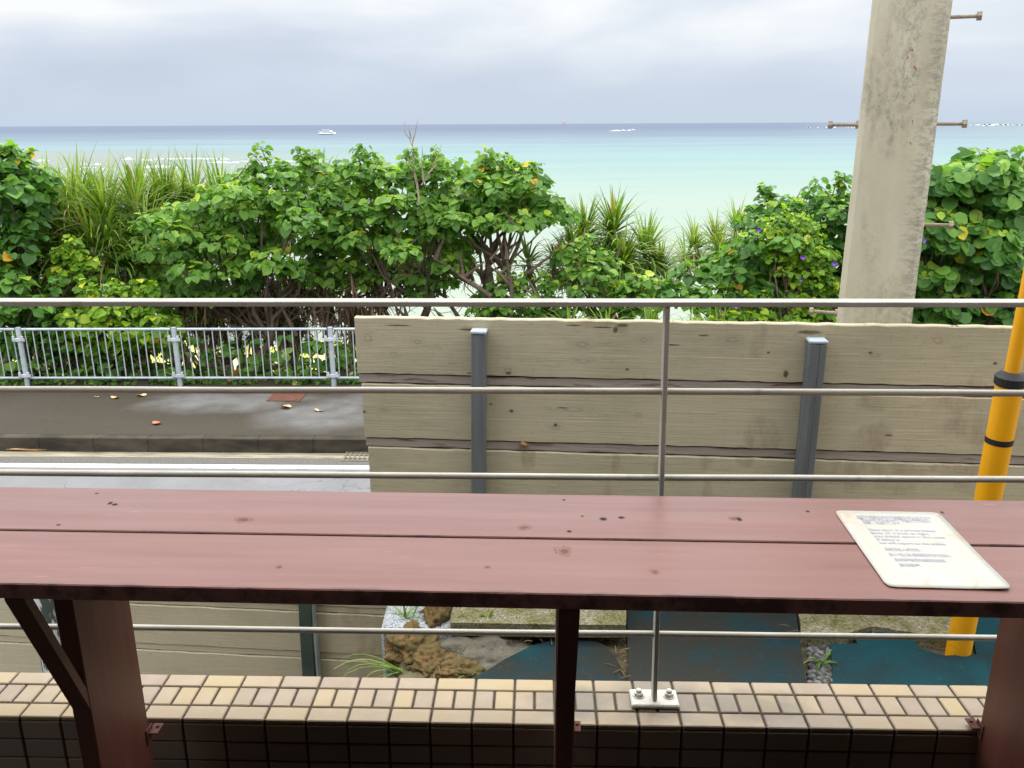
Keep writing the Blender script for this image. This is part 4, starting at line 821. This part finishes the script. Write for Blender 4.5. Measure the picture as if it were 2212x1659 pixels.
leafy('hibiscus_tree', 'dark sea hibiscus tree at the far left edge above the pandanus', 'tree',
      [(-70, 340), (30, 318), (95, 365), (80, 430), (50, 500), (40, 580), (20, 650), (-70, 650)], 11.9, .8, 26, .25, 58, .14, M['leafdark'], M['bark'], 3, GT, mind=30)
# single big leafy sprays poking out
leafy('shrub', 'low leafy shrub in front of the leaning bare trunks', 'shrub', [(1020, 620), (1080, 600), (1180, 615), (1225, 650), (1190, 710), (1060, 710), (1010, 670)], 12.0, .4, 16, .17, 44, .11, M['leaf'], M['bark'], 2, 'low shrubs behind the guardrail', mind=22)
leafy('shrub', 'leafy shrub at the foot of the pandanus clump', 'shrub', [(1190, 500), (1250, 520), (1340, 570), (1430, 590), (1440, 650), (1390, 710), (1220, 710), (1230, 620)], 12.1, .5, 26, .18, 44, .11, M['leaf'], M['bark'], 2, 'low shrubs behind the guardrail', mind=24)
leafy('shrub', 'leafy shrub at the lower left corner of the greenery', 'shrub', [(-50, 600), (40, 580), (100, 620), (140, 650), (130, 740), (-50, 740)], 11.3, .4, 20, .19, 46, .12, M['leafdark'], M['bark'], 2, 'low shrubs behind the guardrail', mind=24)
leafy('shrub', 'yellowish vine-covered shrub behind the guardrail at left', 'shrub', [(130, 650), (300, 640), (380, 665), (390, 720), (300, 740), (140, 735)], 11.3, .35, 26, .17, 40, .11, M['vine'], M['bark'], 2, 'low shrubs behind the guardrail', mind=22, yellow=.05)
leafy('shrub', 'leafy climber growing up through the pandanus below the leftmost hibiscus', 'shrub', [(120, 560), (190, 530), (215, 600), (170, 650), (110, 640)], 11.8, .3, 7, .15, 36, .10, M['vine'], M['bark'], 1, 'low shrubs behind the guardrail', mind=24)
# big bushes on the right
leafy('sea_grape_bush', 'rounded dark bush of heart-shaped leaves left of the concrete pole', 'bush',
      [(1440, 620), (1490, 570), (1580, 530), (1640, 440), (1700, 415), (1790, 410), (1840, 385), (1900, 385), (1900, 700), (1700, 705), (1590, 640), (1480, 650)], 11.9, 1.1, 74, .25, 78, .115, M['leafdark'], M['bark'], 4, mind=33, dy=20, young=.4)
leafy('sea_grape_bush', 'tall dense bush of large round leaves right of the concrete pole', 'bush',
      [(1900, 390), (1970, 345), (2010, 350), (2060, 345), (2120, 305), (2170, 350), (2250, 350), (2280, 720), (1900, 720)], 11.3, 1.0, 80, .26, 84, .135, M['leafdark'], M['bark'], 4, mind=33, young=.5, face=.4, rnd=True, yellow=.004, dy=32)
leafy('climbing_vine', 'bright yellow-green climbing vine over the bush left of the concrete pole', 'vine', [(1665, 480), (1740, 500), (1790, 530), (1800, 700), (1700, 700), (1705, 600), (1660, 540)], 10.95, .2, 26, .16, 46, .075, M['vine'], M['bark'], 2, mind=20, basey=11.0, yellow=.04)
leafy('climbing_vine', 'small-leaved vine along the ground behind the tall plank fence', 'vine', [(1480, 680), (1700, 640), (1850, 650), (1990, 700), (1990, 735), (1480, 735)], 10.9, .2, 24, .15, 44, .085, M['vine'], M['bark'], 1, mind=20, basey=11.0)
# morning-glory flowers
purple = simple('purple_petal', (.28, .10, .62), .6, .15, 30)
for i, (vx, vy, lb) in enumerate([(1590, 662, 'purple flower low by the grass behind the plank fence'), (1735, 556, 'purple flower on the bright vine'), (1803, 569, 'pale purple flower close to the left side of the concrete pole'), (1730, 605, 'small blue flower lower on the bright vine'), (1639, 497, 'purple flower high on the dark bush'), (1990, 512, 'upper purple flower of the pair right of the pole'), (1998, 520, 'lower purple flower of the pair right of the pole'), (2100, 606, 'small purple flower deep in the large-leaved bush')]):
    b = MB(); n = 12; r_ = .029 if i not in (3, 7) else .02
    vs = [(0, .03, 0)]+[(math.cos(k*math.pi/6)*r_*.35, .012, math.sin(k*math.pi/6)*r_*.35) for k in range(n)]+[(math.cos(k*math.pi/6)*r_, -.006*(k % 2), math.sin(k*math.pi/6)*r_) for k in range(n)]
    b.add(vs, [(0, 1+(k+1) % n, 1+k) for k in range(n)]+[(1+k, 1+(k+1) % n, 13+(k+1) % n, 13+k) for k in range(n)]); o = b.build('flower', purple, None, True)
    o.location = atY(vx, vy, 10.55 if vx < 1900 else 10.25); o.rotation_euler = (.2, 0, .2*(i-3)); tag(o, lb, 'flower', 'purple morning glory flowers')
# pandanus on the left: a mass of long leaves
GP = 'pandanus plants on the shore'
heads = [(430, 650, 12.3), (510, 640, 12.5), (590, 660, 12.4), (640, 650, 12.6), (380, 690, 12.2), (620, 700, 12.6), (110, 400, 13.0), (170, 380, 13.4), (235, 395, 13.2), (300, 385, 13.6), (360, 392, 13.8), (420, 380, 14.0), (480, 388, 13.8), (90, 470, 12.6), (160, 450, 12.7), (230, 455, 12.6), (290, 440, 12.9), (120, 540, 12.4), (200, 520, 12.3), (265, 560, 12.4), (60, 560, 12.3), (700, 378, 14), (560, 620, 12.9), (460, 690, 12.4), (540, 690, 12.5), (760, 690, 12.9), (250, 640, 12.2), (150, 610, 12.2), (30, 440, 12.9)]
lbl = ['dark pandanus in the shade under the first hibiscus crown, above the middle guardrail post', 'dark drooping pandanus under the centre of the first hibiscus crown', 'dark pandanus hanging low between the two left hibiscus crowns', 'dark pandanus in the deep shade left of the plank fence top corner', 'dark pandanus just above the second guardrail panel', 'dark pandanus close above the right guardrail post', 'pandanus with long arching leaves, top left beside the dark hibiscus', 'pandanus with spiky upright leaves on the skyline, second from the left', 'pandanus on the skyline in the middle of the spiky mass', 'pandanus on the skyline below the small breaking waves', 'pandanus just left of the hibiscus crown on the skyline', 'pandanus tips peeping above the first hibiscus crown', 'pandanus at the highest left shoulder of the hibiscus crown', 'pandanus with dense dull leaves under the skyline at far left', 'pandanus with yellow-green leaves below the skyline', 'pandanus in the centre of the left green mass', 'pandanus with dark inner leaves beside the hibiscus crown', 'pandanus with broad blue-green blades facing the road', 'pandanus with long pale blades in front of the mass', 'pandanus low beside the hibiscus stems', 'pandanus at the far left edge, half way down', 'pandanus tips showing behind the gap between two hibiscus crowns', 'pandanus with brown skirt hanging under the first hibiscus', 'pandanus with drooping leaves just above the guardrail', 'pandanus drooping beside the trunks above the guardrail', 'small dark pandanus low between the bare trunks', 'pandanus lowest of the left mass near the yellowish shrub', 'pandanus low at left above the leafy shrub', 'pandanus behind the dark hibiscus at far left']
for (x_, y_, Y_), lb in zip(heads, lbl):
    hs = [(x_, y_+(50 if y_ < 420 else 12), 0)]
    if Y_ > 12.5 and y_ < 480: hs.append((x_+random.uniform(-35, 35), y_+70, -.2))
    pandanus('pandanus', lb, hs, x_+random.uniform(-20, 20), Y_, .80 if y_ < 600 else .6, .036 if y_ < 600 else .03, 110 if y_ < 600 else 60, GP, .14 if y_ < 430 else (.06 if y_ < 560 else -.12), droop=.38 if y_ < 430 else .42, dead=True)  # leaf tint lightened on skyline heads, darkened for shade on low ones
pandanus('pandanus', 'large pandanus clump with drooping spiky heads at the centre right', [(1325, 495, 0), (1262, 505, .3), (1345, 560, -.3), (1395, 540, .1), (1290, 575, -.1), (1425, 585, .2), (1235, 560, .2)], 1350, 13.3, .62, .042, 165, GP, .10, .06, .45)
pandanus('pandanus', 'pale pandanus beyond the right bush with heads against the water', [(1590, 495, 0), (1545, 520, .2), (1500, 530, .1), (1560, 545, -.2), (1610, 520, 0), (1480, 560, .3)], 1560, 15.5, .6, .036, 80, GP, .22, .05, .7)
pandanus('pandanus', 'pandanus with hanging brown leaves under the right-hand hibiscus', [(1140, 560, 0), (1200, 560, .1), (1010, 560, .2)], 1180, 13.2, .5, .04, 46, GP, -.1, .055, .7)
# low dark strap plants behind the plank fence
for (x_, lb) in ((1230, 'spiky strap-leaved plant just behind the plank fence, left of the railing post'), (1310, 'spiky strap-leaved plant behind the plank fence beside the railing post'), (1400, 'spiky strap-leaved plant behind the plank fence directly left of the railing post')):
    cl = Cloud(); p = atY(x_, 715, 11.3); rosette(cl, None, (0, 0, 0), 46, .45, .04, droop=.4, tintoff=.1); o = cl.build('strap_plant', M['strap'], None); o.location = p; tag(o, lb, 'plant', 'strap-leaved plants behind the plank fence')
# grass tufts
for i, x_ in enumerate((1540, 1610, 1660)):
    p = atY(x_, 712, 10.95); n = 70; az = rng.uniform(0, 6.28, n); e_ = np.deg2rad(rng.uniform(25, 88, n)); D = np.stack([np.cos(az)*np.cos(e_), np.sin(az)*np.cos(e_), np.sin(e_)], 1)
    V, F, T = straps(rng.normal(size=(n, 3))*np.array([.16, .05, .02]), D, .5*(.6+.6*rng.random(n)), np.full(n, .02), .5+.3*rng.random(n), .35+.6*rng.random(n)); o = meshobj('grass_tuft', V, F, M['grass'], None, False, T); o.location = p
    tag(o, ['leftmost pale tall grass tuft behind the plank fence', 'middle pale grass tuft under the purple flower', 'rightmost pale grass tuft behind the plank fence'][i], 'grass', 'grass tufts behind the plank fence')
M['stem'] = simple('stem_bark', (.19, .145, .10), .9, .45, 9, bump=.4)
# bare dead branch above the middle tree + tangle of bare stems
def twigs(name, label, vb, Y, ends, r0, group=None, mat=None):
    o0 = atY(vb[0], vb[1], Y); b = MB()
    for pts in ends:
        P = [atY(x_, y_, Y+random.uniform(-.05, .05))-o0 for x_, y_ in pts]; n = len(P); Q = []
        for a, c_ in zip(P, P[1:]): Q += bend(a, c_, 2, .05)[:-1]
        Q.append(P[-1]); b.tube(Q, [r0*(1-.8*k/(len(Q)-1)) for k in range(len(Q))], 6, True)
    o = b.build(name, mat or M['palebark'], None, True); o.location = o0; return tag(o, label, 'branch', group)
twigs('dead_branch', 'bare forked dead branch rising above the hibiscus crowns to the horizon', (905, 420), 11.6, [[(905, 430), (893, 360), (892, 320), (885, 300), (874, 285), (874, 262)], [(890, 315), (896, 290), (904, 255)], [(888, 300), (882, 270)], [(910, 400), (935, 360), (955, 310)], [(895, 370), (880, 340), (870, 325)], [(915, 395), (910, 350), (912, 315)], [(925, 375), (950, 350), (960, 335)], [(893, 345), (888, 320)], [(905, 440), (900, 400), (893, 365)]], .013)
for (x_, y_, lb) in ((893, 330, 'small green sprig highest on the dead branch'), (893, 358, 'small green sprig lower on the dead branch'), (955, 352, 'small green sprig on the right twig of the dead branch')):
    cl = Cloud(); clump_leaves(cl, (0, 0, 0), .07, 14, .08, .4); o = cl.build('leaf_sprig', M['leaf'], None); o.location = atY(x_, y_, 11.6); tag(o, lb, 'leaves', 'sprigs on the dead branch')
tang = [[(1075, 690), (1040, 600), (1035, 540), (1010, 480)], [(1180, 690), (1120, 650), (1165, 600), (1240, 575), (1330, 560)], [(1100, 700), (1105, 620), (1095, 560), (1120, 500)], [(1060, 640), (1000, 600), (940, 560)], [(905, 700), (925, 640), (960, 600), (985, 570)], [(850, 720), (870, 650), (850, 590)], [(800, 730), (760, 650), (740, 590)], [(700, 730), (710, 660), (640, 600), (585, 575)], [(720, 700), (800, 680), (880, 640), (900, 600)], [(1000, 700), (960, 640), (880, 600), (840, 590)], [(1250, 660), (1160, 640), (1080, 590), (1060, 560)], [(600, 720), (640, 660), (700, 640), (760, 620)], [(560, 730), (545, 660), (560, 600)], [(680, 640), (650, 600), (620, 580)], [(1140, 590), (1200, 545), (1260, 530)], [(760, 720), (880, 690), (960, 690)], [(640, 725), (600, 650), (520, 610)], [(935, 560), (990, 600), (1060, 640), (1120, 690)], [(820, 560), (850, 640), (860, 720)], [(480, 560), (560, 590), (620, 640), (690, 690)]]
tl3 = ['curving', 'pale', 'upright', 'leaning', 'forked', 'slender', 'dark', 'twisted', 'arched', 'crossing', 'low sweeping', 'branching', 'short', 'slanting', 'thin high', 'long horizontal', 'bent', 'diagonal', 'straight', 'far left']
for k, (pts) in enumerate(tang):
    wh = 'right of the guardrail' if pts[0][0] > 880 else 'above the guardrail'
    twigs('bare_stem', f'{tl3[k]} bare stem number of the tangle {wh}'.replace('number of', 'in'), pts[0], 12.2+random.uniform(-.6, .6), [pts]+[[pts[1], (pts[1][0]+random.uniform(-60, 60), pts[1][1]-random.uniform(20, 70))], [pts[-2], (pts[-2][0]+random.uniform(-50, 50), pts[-2][1]-random.uniform(20, 60))], [pts[-1], (pts[-1][0]+random.uniform(-40, 40), pts[-1][1]-random.uniform(10, 50))]], random.uniform(.022, .042), 'bare stems tangled under the tree crowns', random.choice([M['bark'], M['stem'], M['stem']]))
# fine twigs
b = MB()
for i in range(700):
    x_ = random.uniform(430, 1260); y_ = random.uniform(570, 730); p = atY(x_, y_, random.uniform(11.6, 13.2)); d = Vector((random.uniform(-1, 1), random.uniform(-.4, .4), random.uniform(-1, 1)))*random.uniform(.15, .5)
    if 1020 < x_ < 1180 and y_ < 620 or 880 < x_ < 1000 and y_ > 600 and random.random() < .7: continue
    b.tube(bend(p, p+d, 3, .15), [.007, .0055, .004, .002], 4, False)
o = b.build('twig_tangle', M['bark'], None, True); tag(o, 'fine bare twigs filling the shade under the tree crowns', 'twigs', kind='stuff')
cl = Cloud()
for i in range(60):
    x_ = random.uniform(400, 820); y_ = random.uniform(580, 700); p = np.array(atY(x_, y_, random.uniform(12, 12.9))); m_ = 16; D = rng.normal(size=(m_, 3))*np.array([.4, .4, .1])+np.array([0, 0, -1])
    cl.add(straps(p+rng.normal(size=(m_, 3))*.06, D, .25+.35*rng.random(m_), .02+.015*rng.random(m_), .6+0*D[:, 0], rng.random(m_), 4))
o = cl.build('hanging_dead_leaves', M['dead'], None); tag(o, 'brown dead strap leaves hanging in the shade under the crowns', 'leaves', kind='stuff')
# creeping cover behind and under the guardrail
cl = Cloud(); n = 0
for i in range(215):
    x_ = random.uniform(-8.5, 3.5); y_ = random.uniform(10.85, 11.9); h = random.uniform(0, .42)*max(.15, .5+.5*math.sin(x_*2.1+1))
    if -.9 < x_ < .6: h *= .5
    clump_leaves(cl, (x_, y_, gz(y_)+h), .14, 26, .085 if random.random() < .7 else .12, .2, .8, .03)
for i in range(70): x_ = random.uniform(-8.5, 0); clump_leaves(cl, (x_, 10.78, -1.5), .07, 14, .06, .2, .7, .08)
o = cl.build('creeping_cover', M['cover'], None); tag(o, 'leafy creeping ground cover behind the guardrail', 'ground cover', kind='stuff')
cl = Cloud(); b = MB()
for i in range(46):
    x_ = random.uniform(0, 700); y_ = random.uniform(725, 815); p = atY(x_, y_, random.uniform(10.85, 11.1)); clump_leaves(cl, p, .06, 5, .13, .4, .7, .03); b.tube(bend(p, p+Vector((random.uniform(-.3, .3), .1, -.4)), 3, .1), [.004, .005, .005, .006], 4, False)
o = cl.build('trailing_vine', M['cover'], None); tag(o, 'pale round-leaved vine trailing up the guardrail bars', 'vine', kind='stuff')
o = b.build('vine_stems', M['bark'], None, True); tag(o, 'thin brown vine stems behind the guardrail', 'vine', kind='stuff')
# stems holding up the low plants
b = MB()
for i in range(30):
    x_ = random.uniform(-40, 760); p = atY(x_, random.uniform(690, 740), random.uniform(11.2, 12.6)); q = Vector((p.x+random.uniform(-.3, .3), p.y, gz(p.y)-.05)); b.tube(bend(p, q, 3, .07), [.008, .012, .015, .018], 5, False)
o = b.build('undergrowth_stems', M['bark'], None, True); tag(o, 'thin dark stems of the undergrowth behind the guardrail', 'stems', kind='stuff')
